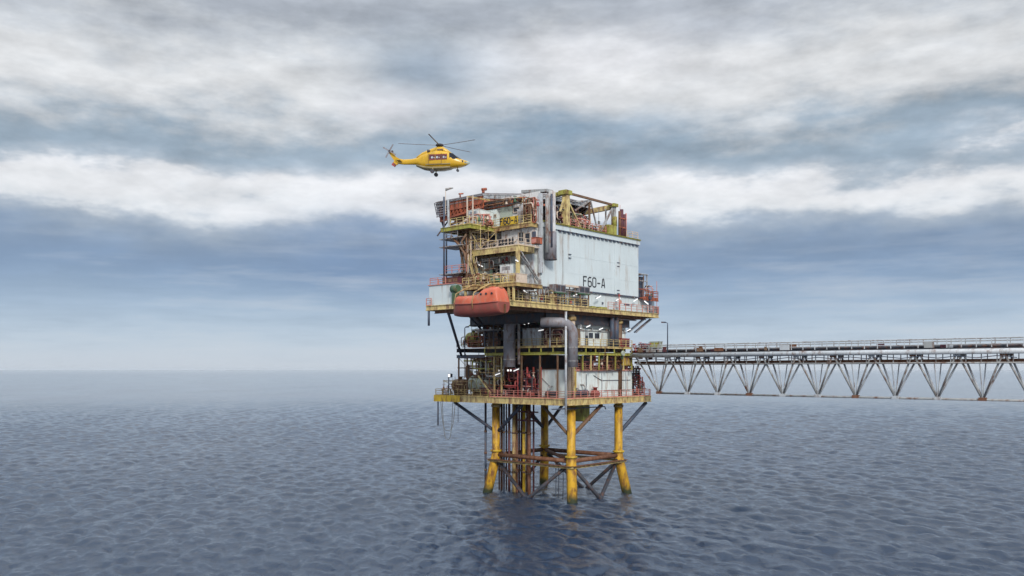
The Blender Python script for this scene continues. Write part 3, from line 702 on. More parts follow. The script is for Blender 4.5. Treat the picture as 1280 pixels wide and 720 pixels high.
for k, (px, py) in enumerate(((622,406),(630,403.5),(641,404.5),(655,405.5),(673,413.5))):
    strip(px, py, 'u', -4.0, 0, -1.0, .12, ['leftmost dim strip light in the dark under the lifeboat','second strip light in the dark under the main deck','slanted strip light above the left grey duct','strip light in the gloom right of the left duct','strip light over the grey cabinet pair'][k])

# ---- tall module
WU0, WU1 = U(676.5,0), U(798,0); WT = 41.7; WB = 32.05
bld = thing('process_module', 'tall white clad module lettered F60-A on the main deck', 'module', (WU0,0,DZ))
part('wall', MB().box(WU0,WU1,0,16.5,WB,WT-.9), 'wall_white', bld)
lw = part('lower_wall', MB().box(WU0+.1,U(818,0.1),.12,15,DZ-.04,WB-.003), 'wall_white', bld)
part('ledge', MB().box(WU0,WU1+.2,-.22,-.003,WB-.1,WB+.1), 'navy', bld)
part('parapet', MB().box(WU0,WU1+.1,-.28,.3,WT-.895,WT-.2), 'wall_white', bld)
part('top_rail', MB().ibeam((WU0,-.2,WT),(WU1+.2,-.2,WT),.2,.5), 'olive', bld)
part('roof', MB().box(WU0+.2,WU1-.1,.32,16.3,WT-.89,WT-.5), 'deck_dark', bld)
mb = MB(); n = 20
for i in range(n):
    a = U(697,0)+(WU1-U(697,0))*(i+.1)/n; b = U(697,0)+(WU1-U(697,0))*(i+.72)/n
    mb.box(a,b,-.34,-.002,WT-1.12,WT-.93)
part('vent_slot', mb, 'navy', bld)
def rib(px, w, proud, mat): u = U(px,0); part('rib', MB().box(u-w/2,u+w/2,-proud,-.002,WB+.12,WT-1.15), mat, bld)
rib(703.5,.10,.05,'grey'); rib(708,.9,.03,'wall_white'); rib(771,1.4,.10,'wall_white')
for px in (718,725,732,739,746,753,759,764,780,785,790): rib(px,.05,.012,'wall_white')
for zz in (34.6,37.2): part('weld_seam', MB().box(U(704,0),WU1-.1,-.022,-.001,zz,zz+.05), 'wall_white', bld)
for px, pys in ((711.5,(318,322.5)),(772,(328.5,333,363,367))):
    for py in pys:
        u = U(px,0); part('step_iron', MB().box(u-.32,u+.32,-.2,-.1,Z(py,u,0)-.05,Z(py,u,0)+.06), 'navy', bld)
# lettering F60-A
def strokes(lines, place, th, prd):
    mb = MB()
    for (x0,y0,x1,y1) in lines: place(mb, x0,y0,x1,y1, th)
    return mb
GL = {'F': [(0,0,0,1),(0,1,.62,1),(0,.55,.5,.55)],
      '6': [(.6,.98,.2,.98),(.2,.98,0,.8),(0,.8,0,.15),(0,.15,.12,0),(.12,0,.5,0),(.5,0,.62,.15),(.62,.15,.62,.4),(.62,.4,.5,.55),(.5,.55,0,.55)],
      '0': [(.12,0,.5,0),(.5,0,.62,.14),(.62,.14,.62,.86),(.62,.86,.5,1),(.5,1,.12,1),(.12,1,0,.86),(0,.86,0,.14),(0,.14,.12,0)],
      '-': [(.02,.45,.58,.45)],
      'A': [(0,0,.22,1),(.22,1,.4,1),(.4,1,.62,0),(.1,.3,.52,.3)],
      '1': [(.3,0,.3,1)], '2': [(0,.9,.3,1),(.3,1,.6,.85),(.6,.85,.6,.6),(.6,.6,0,0),(0,0,.6,0)]}
def lettering(text, u0, u1, z0, h, v, th, gap=.32):
    mb = MB(); adv = (u1-u0)/len(text); w = adv*(1-gap)/.62
    for i, ch in enumerate(text):
        for k, (x0,y0,x1,y1) in enumerate(GL[ch]):
            p = (u0+i*adv+x0*w, v-.012-.0015*(k % 3), z0+y0*h); q = (u0+i*adv+x1*w, v-.012-.0015*(k % 3), z0+y1*h)
            mb.bar(p, q, .02, th) if abs(x1-x0) > .01 else mb.box(p[0]-th/2,p[0]+th/2,p[1]-.01,p[1]+.01,min(p[2],q[2])-th*.4,max(p[2],q[2])+th*.4)
    return mb
ua, ub2 = U(729.3,0), U(757.5,0); zb = (Z(357,ua,0)+Z(360.6,ub2,0))/2
part('lettering', lettering('F60-A', ua, ub2, zb, 1.42, -.01, .2, .30), 'black_letter', bld)
# small notice on lower wall (illegible marks in the photo)
mb = MB()
for k in range(6): u = U(780,.12)+k*.27; mb.box(u,u+.18,.06,.117,30.55,30.8)
part('notice', mb, 'navy', bld)
# marks, vents, small boxes
for k, (px, py, s_) in enumerate(((734,374,.28),(753,379,.35),(767,387,.35),(745,372,.2))):
    u = U(px,.12); z = Z(py,u,.12); part('vent', MB().box(u-s_/2,u+s_/2,.02,.117,z-s_/2,z+s_/2), 'navy', bld)
# strip lights along the ledge
for px, py, lab in ((657.5,361,'strip light near the foot of the yellow column on the main deck'),(692,365,'strip light under the left grey box on the white wall'),(720,368,'strip light between the two grey wall boxes'),(748.5,371,'strip light under the end of the black lettering'),(773,373.5,'strip light on the ledge right of the lettering'),(795,374.5,'strip light at the right end of the tall wall ledge'),(808.5,374.5,'last strip light beneath the right landing')):
    strip(px-3, py+2, 'v', -1.0, 1.15, 0, .45 if px not in (657.5, 808.5) else -.45, lab)
# wall boxes on frames
def wall_unit(label, pa, pb, py0, py1, mat):
    v = -1.3; a, b = U(pa,v), U(pb,v); z1 = Z(py0,a,v); z0 = Z(py1,a,v)
    t = thing('air_unit', label, 'air unit', (a,v,DZ), 'grey air units in front of the white wall')
    part('casing', MB().box(a,b,v-.2,-.3,z0,z1), mat, t)
    part('grille', MB().box(a+.15,(a+b)/2-.1,v-.25,v-.203,z0+.15,z1-.15).box((a+b)/2+.1,b-.15,v-.25,v-.203,z0+.15,z1-.15), 'dark', t)
    part('frame', MB().box(a-.1,b+.1,v-.25,-.25,z0-.2,z0-.003), 'dark_green', t)
    for u in (a+.3, b-.2): part('leg', MB().bar((u,v-.1,DZ-.03),(u,v-.1,z0-.2),.16,.16), 'brown', t)
wall_unit('left grey air unit with green side on posts before the white wall', 693, 706, 355, 364.5, 'duct')
wall_unit('right dark grey air unit on posts before the lettered wall', 723, 736, 357.5, 366, 'duct')
t = thing('cable_tray', 'pale cable tray crossing between the two grey air units', 'cable tray', (U(708,-1.2),-1.2,DZ))
part('tray', MB().box(U(706.5,-1.2),U(722.5,-1.2),-1.35,-1.0,32.3,32.6), 'cream', t)
for px in (712, 719): part('post', MB().bar((U(px,-1.2),-1.2,DZ-.03),(U(px,-1.2),-1.2,32.3),.12,.12), 'brown', t)
# walkway clutter
cabinet('rusty cabinet behind the railing under the left air unit', U(686,-1),U(694,-1),-1.2,-.3,DZ,DZ+1.6,'brown','v','pale_yellow')
cabinet('dark grey box on the main deck under the right air unit', U(727,-1),U(733,-1),-1.2,-.3,DZ,DZ+1.4,'grey','v','dark')
pipework('dark cables and pipes behind the deck railing between the air units', (U(676,-1),U(728,-1),-1.3,-.4,DZ,DZ+2.3), 51, ['brown','dark','pale_yellow','grey'], 14, (.04,.1), 6)
pipework('small dark pipes on the main deck right of the lifeboat', (U(640,-1.2),U(672,-1.2),-1.3,1.5,DZ,DZ+1.7), 52, ['brown','dark','pale_yellow','cream','orange'], 18, (.05,.14), 8)
vessel('small pale drum on the main deck behind the corner railing', (U(655,-.6),-.6,DZ+.9), 1.2, .5, 'v', 'cream', 'grey')
t = thing('goods_rack', 'flat dark pallets lying along the deck edge right of the right air unit', 'pallets', (U(742,-1),-1,DZ))
for a, b in ((738,743),(747,757)): part('pallet', MB().box(U(a,-1),U(b,-1),-1.3,-.5,DZ,DZ+.32), 'olive', t)
t = thing('hose_post', 'rusty red hose post by the railing right of the lettering', 'post', (U(774,-1.2),-1.2,DZ))
u = U(774,-1.2); part('post', MB().bar((u,-1.2,DZ),(u,-1.2,DZ+2.6),.12,.12), 'rail_red', t); part('reel', MB().tube([(u+.3,-1.3,DZ+1.4),(u+.3,-1.1,DZ+1.4)], .3, 12), 'rail_red', t); part('knob', MB().box(u-.15,u+.15,-1.3,-1.1,DZ+2.3,DZ+2.62), 'red', t)
t = thing('loudspeaker_post', 'dark blue post with round box heads at the right end of the wall', 'post', (U(812,-1),-1,DZ))
u = U(812,-1); part('post', MB().bar((u,-1,DZ),(u,-1,DZ+3.0),.14,.14), 'navy', t)
for z in (1.7,2.6): part('box', MB().box(u-.35,u+.25,-1.25,-1.0,DZ+z-.25,DZ+z+.3), 'navy', t)
cabinet('small dark box at the outer right end of the main deck', U(818,-1),U(822,-1),-1.3,-.6,DZ,DZ+1.2,'grey','v','navy', louvre=False)
# door landing at right of the tall wall
ru0, ru1 = U(799.5,.3), U(808,.3)
t = thing('stair_cabin', 'dark framed stair enclosure on a landing at the right end of the tall wall', 'enclosure', (ru0,.3,WB))
part('back_panel', MB().box(WU1+.1,ru1,.8,2.2,WB+.1,Z(345,ru0,.3)), 'navy', t)
zt = Z(343,ru0,.3)
for u in (WU1+.12, (ru0+ru1)/2, ru1): part('post', MB().bar((u,.2,WB),(u,.2,zt),.16,.16), 'grey', t)
for z in (WB+1.5, WB+2.9, zt): part('crossbar', MB().box(WU1+.1,ru1+.1,.1,.25,z-.07,z+.07), 'orange' if z < WB+2 else 'grey', t)
part('roof', MB().box(WU1+.08,ru1+.2,0,2.4,zt+.003+.07,zt+.17), 'pale_grey', t)
t = thing('landing', 'small orange landing jutting right beside the stair enclosure', 'landing', (ru1,.3,WB))
re = U(819,-.3)
part('floor', MB().box(WU1+.1,re,-.9,1.5,WB-.15,WB+.02), 'orange', t); part('beam', MB().ibeam((WU1+.1,-.9,WB-.16),(re,-.9,WB-.16),.3,.2), 'orange', t)
railing([(WU1+.3,-.85,WB+.02),(re,-.85,WB+.02),(re,1.4,WB+.02)], 'orange', 'orange railing round the small landing at the right end', h=1.2, r=.05)
pipework('pink pipes on the small right landing', (U(809,-.5),re-.2,-.5,.8,WB,WB+2.2), 53, ['rail_red','steel_rust','cream'], 7, (.05,.1), 3, 3)
solo('aerial_pole', MB().tube([(re-.3,-.8,DZ),(re-.3,-.8,WB+3)], .05, 6), 'rail_red', 'thin pole at the outer corner of the right landing', 'pole', (re-.3,-.8,DZ))

# ---- wall duct at left end of tall wall
t = thing('exhaust_duct', 'tall grey duct running down the left end of the white wall', 'duct', (WU0,-1,37), 'big grey ducts')
v = -1.0; a, b = U(683.5,v), U(693.5,v); um = (a+b)/2; r = (b-a)/2*.92
part('shell', MB().tube([(um,v,Z(324,um,v)),(um,v,Z(290,um,v))], r, 20), 'duct', t)
part('rim', MB().tube([(um,v,Z(324,um,v)-.12),(um,v,Z(324,um,v)+.05)], r*1.06, 20), 'dark', t)
part('upper_box', MB().box(um-.35,um+.6,v-.4,v+.4,Z(290,um,v),46.0), 'quarters', t)
part('pipe', MB().tube([(um-1.1,v-.2,Z(317,um,v)),(um-1.1,v-.2,45.2)], .26, 10), 'grey', t)
part('pipe', MB().tube([(um-.55,v-.6,Z(310,um,v)),(um-.55,v-.6,45.4)], .16, 10), 'navy', t)
part('hood', MB().bar((um-.2,v,46.0),(um-.2,4,46.5),1.3,.4), 'grey', t)
t = thing('corner_post', 'pale grey corner column between quarters and white wall', 'column', (WU0-.2,-.2,DZ))
part('shaft', MB().box(WU0-.5,WU0-.02,-.35,.1,WB+2,WT+3.9), 'pale_grey', t)
part('strut', MB().bar((U(651,-.4),-.4,36.7),(U(675,-.4),-.4,Z(352,U(675,-.4),-.4)),.16,.2), 'grey', t)
part('box', MB().box(U(675,-.6)-.2,U(675,-.6)+.2,-.7,-.3,32.2,33.0), 'grey', t)
part('post', MB().bar((U(676,-.6),-.6,DZ),(U(676,-.6),-.6,32.2),.1,.1), 'navy', t)

# ================================================================== QUARTERS (left face)
QU = -7.35
qt = thing('living_quarters', 'three level grey living quarters with dark windows on the left face', 'building', (QU,7,DZ))
vA = .35; vB = V(627,-8.6); vC = V(623,-8.6)+.0; vD = V(590,-8.6)
P2Z, P3Z, P1Z = 37.65, 41.15, 31.85
part('wall', MB().box(WU0-.02-.1,WU0-.02,.15,15,DZ,46.0), 'quarters', qt)              # backing wall
part('wall', MB().box(-8.6,WU0-.13,vA,vB,P2Z,P3Z-.5), 'quarters', qt)
part('wall', MB().box(-8.6,WU0-.13,vC+.6,vD,P2Z,P3Z-.5), 'quarters', qt)
part('recess', MB().box(-8.1,WU0-.13,vB+.01,vC+.59,P2Z,P3Z-.5), 'grey', qt)
part('upper_wall', MB().box(-8.0,WU0-.13,V(672,-8)+.2,V(622,-8),P3Z,44.5), 'quarters', qt)
part('upper_wall', MB().box(-8.6,WU0-.13,V(621,-8.6),V(584,-8.6),P3Z,44.1), 'wall_low', qt)
part('upper_wall', MB().box(-8.15,-8.003,V(641,-8),V(626,-8),P3Z,44.3), 'green_grey', qt)
part('lower_wall', MB().box(-8.2,WU0-.13,.6,V(598,-8.2),DZ,P2Z-.9), 'wall_low', qt)
part('lower_wall', MB().box(-8.6,-8.203,V(653,-8.6),.4,DZ,P2Z-.9), 'pale_grey', qt)
def win(a, b, py0, py1, u, mull=True):
    va, vb = V(b,u), V(a,u); z1, z0 = Z(py0,u,vb), Z(py1,u,vb)
    w = part('window', MB().box(u-.05,u-.002,va,vb,z0,z1), 'window_dark', qt)
    part('frame', MB().box(u-.09,u-.052,va-.08,va+.06,z0-.08,z1+.08).box(u-.09,u-.052,vb-.06,vb+.08,z0-.08,z1+.08).box(u-.09,u-.052,va+.062,vb-.062,z1-.02,z1+.08).box(u-.09,u-.052,va+.062,vb-.062,z0-.08,z0+.02), 'cream', w)
    return w
win(601,609.5,296,309,-8.6); win(611,620,295,307,-8.6); win(648.5,654.8,291,302.5,-8.6); win(656.5,663,292,304,-8.6)
win(618,620.5,268.5,271.5,-8.6); win(642,650,260,265.5,-8.15)
win(615,620,334,341,-8.2); win(622,626,333,342,-8.2)
part('door', MB().box(-8.26,-8.203,V(635,-8.2),V(629,-8.2),P1Z,P1Z+2.4), 'green_grey', qt)
part('lamp_box', MB().box(-8.75,-8.603,V(670,-8.6),V(666,-8.6),39.0,39.9), 'navy', qt)
part('conduit', MB().tube([(-8.7,V(652,-8.6),P3Z-.6),(-8.7,V(652,-8.6),38.2)], .05, 6), 'grey', qt)
part('louvre', MB().box(-8.7,-8.603,V(616,-8.6),V(608,-8.6),42.8,43.0), 'navy', qt)
# P2 balcony
def balcony(label, poly_uv, z, mat, depth=.85, plate='deck_dark'):
    t = thing('balcony', label, 'balcony', (poly_uv[0][0],poly_uv[0][1],z-depth), 'balconies on the living quarters')
    part('floor', MB().prism(poly_uv, z-.1, z-.03), plate, t)
    n = len(poly_uv)
    for i in range(n):
        a, b = poly_uv[i], poly_uv[(i+1) % n]
        part('edge_beam', MB().ibeam((a[0],a[1],z),(b[0],b[1],z),depth,.22,.06), mat, t)
    us = [p[0] for p in poly_uv]; vs = [p[1] for p in poly_uv]
    x = min(vs)+1.4
    while x < max(vs)-.5: part('joist', MB().bar((min(us)+.2,x,z-.4),(max(us)-.2,x,z-.4),.12,.5), 'brown', t); x += 1.5
    return t
bA = -12.07; vend = V(586,bA)
balcony('pale yellow middle balcony in front of the quarters windows', [(bA,0),(QU-1.3,0),(QU-1.3,vend),(bA,vend)], P2Z, 'pale_yellow')
railing([(WU0-.2,-.0,P2Z),(bA,0,P2Z),(bA,vend,P2Z)], 'cream', 'cream railing along the middle balcony below the quarters windows', h=1.05, r=.035, step=1.9, mid=(.5,))
# dark name boards / gear along the middle balcony rail
mb = MB()
for k, px in enumerate((604,609,617,623,627.5,632,636,640)):
    v_ = V(px,bA); w = (.35,.5,.3,.45,.25,.25,.3,.2)[k]; h = (.45,.8,.5,.9,1.0,1.0,1.0,1.1)[k]
    mb.box(bA+.1,bA+.22,v_-w/2,v_+w/2,P2Z+.15,P2Z+.15+h)
solo('rail_boards', mb.box(bA+.14,bA+.18,.6,V(603,bA),P2Z+.45,P2Z+.5), 'black_letter', 'row of small black and dark boards fixed behind the middle balcony railing', 'boards', (bA,5,P2Z))
cabinet('pale box on the middle balcony left of the first window', -11.5,-10.6,V(603,-11),V(598,-11),P2Z,P2Z+1.0,'cream','u','pale_grey', louvre=False)
cabinet('rust red box at the right end of the middle balcony', -11,-9.8,V(674,-10.5),V(667,-10.5),P2Z,P2Z+.9,'orange','u','rail_red', louvre=False)
t = thing('balcony_column', 'thick pale yellow column holding the corner of the middle balcony', 'column', (bA,.1,DZ))
part('shaft', MB().box(bA-.22,bA+.22,-.12,.32,DZ-.03,P2Z-.87), 'pale_yellow', t)
part('brace', MB().bar((bA,.1,36.6),(WU0-.3,.1,32.6),.16,.2), 'grey', t)
part('foot_strut', MB().bar((bA,1.9,31.6),(bA,1.0,DZ),.2,.25), 'pale_yellow', t); part('foot_strut', MB().bar((bA,1.0,31.7),(bA,.8,DZ),.22,.25), 'pale_yellow', t)
# P3 balcony (L shape)
b3 = -9.3; v3 = V(617,b3); p3 = U(587,v3); v3b = V(551,p3)
balcony('upper balcony with ochre edge under the helideck on the quarters', [(b3,0),(QU-.6,0),(QU-.6,v3),(b3,v3)], P3Z, 'yellow', .6)
balcony('wide olive yellow platform jutting left from the upper balcony', [(p3,v3+.02),(QU-.6,v3+.02),(QU-.6,v3b),(p3,v3b)], P3Z-.002, 'olive', .6, 'olive')
railing([(b3,0,P3Z),(b3,v3,P3Z),(p3,v3,P3Z),(p3,v3+4,P3Z)], 'pale_yellow', 'pale railing along the upper balcony under the helideck', h=1.15, step=1.5)
# black-on-yellow board F60-A
va, vb = V(647,b3-.2), V(624.5,b3-.2); zs = P3Z+.12
t = thing('name_board', 'yellow board lettered F60-A in black on the upper balcony railing', 'sign', (b3-.2,va,zs))
part('board', MB().box(b3-.16,b3-.1,va,vb,zs,zs+1.15), 'leg_yellow', t)
mb = MB(); adv = (vb-va)/5
for i, ch in enumerate('F60-A'):
    for k, (x0,y0,x1,y1) in enumerate(GL[ch]):
        w = adv*.72/.62; u = b3-.175-.0015*(k % 3); y_0 = vb-.1-i*adv-x0*w; y_1 = vb-.1-i*adv-x1*w; za = zs+.14+y0*.88; zb_ = zs+.14+y1*.88
        if abs(x1-x0) < .01: mb.box(u-.008,u+.008,y_0-.09,y_0+.09,min(za,zb_)-.07,max(za,zb_)+.07)
        else: mb.bar((u,y_0,za),(u,y_1,zb_),.016,.17)
part('lettering', mb, 'black_letter', t)
pipework('orange red deck gear left of the yellow board on the upper platform', (-12.6,-9.2,V(612,-11),V(592,-11),P3Z,P3Z+1.7), 61, ['orange','rail_red','steel_rust','maroon'], 14, (.06,.2), 6)
pipework('rust brown gear at the right end of the upper balcony', (b3+.1,QU-.7,V(668,b3),V(652,b3),P3Z,P3Z+3.6), 62, ['rail_red','steel_rust','brown','orange','cream'], 18, (.05,.16), 5)
cabinet('grey purple locker right of the yellow board', b3+.3,QU-.7,V(652,b3),V(645,b3),P3Z,P3Z+2.2,'quarters','u','grey', louvre=False)
t = thing('upright_frame', 'pale upright frame posts rising from the upper platform to the helideck', 'frame', (p3,v3,P3Z))
for px in (584, 591): part('post', MB().bar((p3+.1,V(px,p3+.1),P3Z),(p3+.1,V(px,p3+.1),45.2),.15,.15), 'cream', t)
part('rail', MB().bar((p3+.1,V(584,p3+.1),45.2),(b3,V(612,b3),45.4),.15,.2), 'yellow', t)
pipework('brown and ochre pipes squeezed between quarters roof and helideck', (-8.9,-7.4,1.5,12.0,44.4,45.3), 63, ['brown','orange','yellow','steel_rust','dark'], 20, (.06,.16), 4)
cabinet('pale cabin on the upper balcony beside the orange deck gear', -12.2,-9.0,V(600,-12.2)+.4,V(589,-12.2)+.6,P3Z,43.6,'wall_low','u','pale_grey')
stairs('ochre stair flight from the lifeboat platform up to the middle balcony', (-13.0,V(598,-13),P1Z),(-12.6,V(587,-13)+.6,P2Z-.2), .9, 'pale_yellow', (1,0,0))
cabinet('pale blue cabin under the middle balcony left of its column', -11.6,-8.9,V(641,-11.6),V(625,-11.6),P1Z+.0,P1Z+3.2,'wall_low','u','quarters')
scaffold('ochre access frame between the two upper balconies at the left', -12.9,-9.6,V(603,-12.5),V(590,-12.5),P2Z,P3Z-.7, 'pale_yellow', 1.6, 1.5, 19)
pipework('small ochre fittings along the middle balcony floor', (-11.9,-11.2,.6,8.5,P2Z,P2Z+.9), 64, ['pale_yellow','brown','cream','rail_red'], 10, (.04,.1), 3)
# P1 platform above the lifeboat
q0, q1 = -17.0, -10.5; w0, w1 = V(641,q0)+.3, V(572,q0)
balcony('low ochre platform over the lifeboat with davit arms', [(q0+1.0,w0),(q1,w0),(q1,w1),(q0+1.0,w1)], P1Z, 'yellow', .5)
railing([(q0+1.0,w0+.4,P1Z),(q0+1.0,w1,P1Z)], 'pale_yellow', 'ochre railing on the platform above the lifeboat', h=1.2, r=.05, step=1.2)
pipework('ochre and brown winch gear crowded on the lifeboat platform', (-15.2,-11.5,V(626,-14),V(582,-14),P1Z,P1Z+1.8), 71, ['pale_yellow','orange','brown','yellow','steel_rust','cream'], 22, (.05,.15), 8)
pump('dark green winch motor on the lifeboat platform', -14.8, V(619,-14.8), P1Z, 'dark_green', 1.1, 'v')
cabinet('tan box at the right end of the lifeboat platform', -15.2,-13,V(647,-15),V(637,-15),P1Z,P1Z+1.3,'cream','u','yellow', louvre=False)
pipework('brown and grey gear in the shade under the middle balcony', (-11.5,-8.8,V(640,-10),V(590,-10),P1Z+2.9,P2Z-1.1), 72, ['brown','grey','dark','quarters'], 9, (.05,.14), 3)
cabinet('tall pale cupboard in the shade under the middle balcony', -10.4,-8.7,V(606,-10.4),V(598,-10.4),P1Z,P1Z+4.0,'wall_low','u','green_grey', louvre=False)
strip(597.5,330.5,'u',-11,0,-1.0,-.42,'slanted strip light under the left of the middle balcony')
strip(644.5,325,'u',bA-.3,0,-.5,-.25,'short strip light on the pale yellow balcony column')
for k, px in enumerate((571.5,)):
    pass
t = thing('platform_posts', 'ochre posts carrying the lifeboat platform from the main deck', 'frame', (q0+1,3,DZ))
for px in (582, 636, 642): part('post', MB().bar((q0+1.2,V(px,q0+1.2),DZ-.03),(q0+1.2,V(px,q0+1.2),P1Z-.5),.26,.26), 'pale_yellow', t)

# white box at left end
x0, x1 = V(569.5,-16.2), V(536.5,-16.2); zt = Z(357.5,-16.2,x1)
t = module('pale blue white container on the far left end of the main deck', -16.2, -12.5, x0, x1, DZ-.035, zt, 'wall_white', name='deck_container', cat='container', roofcol='rail_red')
railing([(-12.6,x1-.1,zt+.12),(-16.1,x1-.1,zt+.12),(-16.1,x0+2.2,zt+.12)], 'rail_red', 'pink railing round the roof of the left container', h=1.0, r=.035, toe=False)
cabinet('dark red brown crate on the roof of the left container', -15.9,-14.3,V(572,-15.9),V(553,-15.9),zt+.12,zt+.95,'maroon','u','brown', louvre=False)
t = thing('winch', 'dark green winch between the left container and the lifeboat', 'winch', (-16.4,V(571,-16.4),31))
v_ = V(571,-16.4); part('drum', MB().tube([(-16.6,v_-.5,31.6),(-16.6,v_+.7,31.6)], .55, 14), 'dark_green', t); part('frame', MB().box(-16.9,-16.2,v_-.3,v_+.5,DZ,31.0), 'dark_green', t)

# ================================================================== LIFEBOAT
def build_lifeboat():
    uc = -18.4; va, vb = V(632,uc)+.3, V(568.5,uc); L = vb-va
    zk = 27.25
    t = thing('lifeboat', 'orange red enclosed lifeboat hanging beside the main deck', 'lifeboat', (uc,(va+vb)/2,zk))
    NS = 26; NR = 28
    def hw(s): return 1.55*(max(0,1-abs((s-.45)/.56)**3.4))**.5 + .05
    sheer = lambda s: 1.65+.25*(s-.4)**2*3
    hull = []
    for i in range(NS+1):
        s_ = i/NS; w = hw(s_)*(1 if s_ < .6 else 1-.35*((s_-.6)/.4)**2); keel = .35*(abs(s_-.5)*2)**4
        y = va+L*s_; sh = sheer(s_); ring = []
        for j in range(NR+1):
            a = pi*j/NR  # from +w via bottom to -w
            ca, sa = cos(a), sin(a)
            ring.append((uc+w*math.copysign(abs(ca)**.6, ca), y, zk+keel+(sh-keel)*(1-abs(sa)**.75)))
        hull.append(ring)
    part('hull', MB().loft(hull, closed=False, caps=True), 'lifeboat_hull', t)
    can = []
    for i in range(NS+1):
        s_ = i/NS; w = hw(s_)*(1 if s_ < .6 else 1-.35*((s_-.6)/.4)**2)*.97; sh = sheer(s_)
        e = min(1, s_/.05, (1-s_)/.10)**.6 if 0 < s_ < 1 else 0
        tower = max(0, min(1, (.44-s_)/.14))*max(0, min(1, (s_-.0)/.05)); top = (1.25 - .3*max(0,(s_-.5)))*e + .85*tower*(tower*0+1)
        y = va+L*s_; ring = []
        for j in range(NR+1):
            a = pi*j/NR; ca, sa = cos(a), sin(a)
            ring.append((uc+w*math.copysign(abs(ca)**.62, ca), y, zk+sh+.02+max(.02,top)*sa**.62))
        can.append(ring)
    part('canopy', MB().loft(can, closed=False, caps=True), 'lifeboat_top', t)
    mb = MB(); 
    pts = [(uc-(hw(i/NS)*(1 if i/NS < .6 else 1-.35*((i/NS-.6)/.4)**2))-.04, va+L*i/NS, zk+sheer(i/NS)) for i in range(NS+1)]
    part('fender', MB().tube(pts, .09, 8), 'lifeboat_hull', t)
    for s_ in (.28, .72):
        y = va+L*s_; w = hw(s_)
        pts = [(uc+w*1.03*cos(a), y, zk+1.7+(1.35 if s_ > .5 else 1.9)*abs(sin(a))*(1 if sin(a) > 0 else 1.0)) for a in [pi*k/12 for k in range(13)]]
    for s_ in (.3,.42):
        y = va+L*s_
    for q in (.06,.52,.9): part('hook_plate', MB().box(uc-.3,uc+.3,va+L*q-.1,va+L*q+.1,zk+2.7,zk+(3.75 if q < .3 else 3.15)), 'brown', t)
    hk = part('hatch', MB().box(uc-.5,uc+.4,va+L*.15,va+L*.24,zk+3.55,zk+3.9), 'lifeboat_top', t)
    for s_ in (.1,.2,.3):
        y = va+L*s_; part('porthole', MB().tube([(uc-hw(s_)*.93,y,zk+2.9),(uc-hw(s_)*.93-.12,y,zk+2.9)], .15, 10), 'window_dark', t)
    part('rudder', MB().box(uc-.05,uc+.05,va-.35,va-.02,zk+.3,zk+1.5), 'brown', t)
    for k, (s_, px) in enumerate(((.82, 588), (.45, 608))):
        y = va+L*s_; d = thing('davit_arm', ['left cream davit arm reaching down over the lifeboat','right cream davit arm reaching down over the lifeboat'][k], 'davit', (uc+2.4,y,P1Z), 'davit arms of the lifeboat')
        pts = [(uc+2.6,y-.9,P1Z-.1),(uc+1.0,y-.9,P1Z-.05),(uc-.4,y-.6,P1Z-.7),(uc-1.5,y-.1,zk+3.2),(uc-1.78,y,zk+1.9),(uc-1.7,y,zk+1.0)]
        part('arm', MB().tube(pts, [.11,.11,.10,.09,.07,.06], 8), 'yellow', d)
        part('sheave', MB().tube([(uc-.6,y-.85,P1Z-.1),(uc-.6,y-.5,P1Z-.1)], .25, 12), 'brown', d)
build_lifeboat()

# ================================================================== STAIR TOWER at left
tu = -11.5
tv0, tv1 = V(582,tu), V(557,tu)
t = thing('stair_tower', 'open grey steel stair tower frame left of the quarters', 'stair tower', (tu,tv1,zt))
for px, u, z0_, z1_, m in ((555,-14.3,zt,45.8,'navy'),(558,-10.5,zt,41,'navy'),(583,-13.4,31.8,41,'brown')):
    v_ = V(px,u); part('post', MB().tube([(u,v_,z0_),(u,v_,z1_)], .13, 8), m, t)
for pz in (39.6, 38.4, 34.3):
    part('landing', MB().box(-14.2,-10.6,V(584,-13),V(556,-13.0),pz-.12,pz), 'grey', t)
def curve(pts, r, m): part('bent_brace', MB().tube(pts, r, 8), m, t)
cu = -13.8
curve([(cu,V(564,cu),Z(294,cu,10)),(cu,V(574,cu),Z(306,cu,10)),(cu,V(581,cu),Z(318,cu,10)),(cu,V(583,cu),Z(330,cu,10))], .2, 'brown')
curve([(cu,V(583,cu),Z(294,cu,10)),(cu,V(577,cu),Z(302,cu,10)),(cu,V(580,cu),Z(312,cu,10))], .16, 'brown')
stairs('upper stair flight at the left of the quarters', (-13,V(583,-13),34.4),(-13,V(576,-13)+.1,39.4), .9, 'brown', (1,0,0))
stairs('lower stair flight at the left of the quarters', (-13,V(566,-13),zt+.1),(-13,V(581,-13),34.3), .9, 'brown', (1,0,0))
railing([(-14.2,V(556,-14.2),34.3),(-14.2,V(583,-14.2),34.3)], 'rail_red', 'pinkish railing on the lower landing of the stair tower', h=1.1, toe=False, r=.05, group='stair tower railings')
railing([(-14.2,V(556,-14.2),39.6),(-14.2,V(572,-14.2),39.6)], 'grey', 'grey railing on the upper landing of the stair tower', h=.9, toe=False, r=.05, group='stair tower railings')
scaffold('brown scaffold poles standing behind the stair tower', -12.6,-9.8,V(592,-12),V(580,-12),P1Z,P3Z-.7, 'brown', 1.5, 1.6, 9)
pipework('tangled brown fittings at the left end of the quarters', (-13.3,-9.4,V(595,-12),V(584,-12),P1Z,P3Z-.6), 73, ['brown','pale_yellow','steel_rust','grey','cream'], 22, (.05,.14), 6)

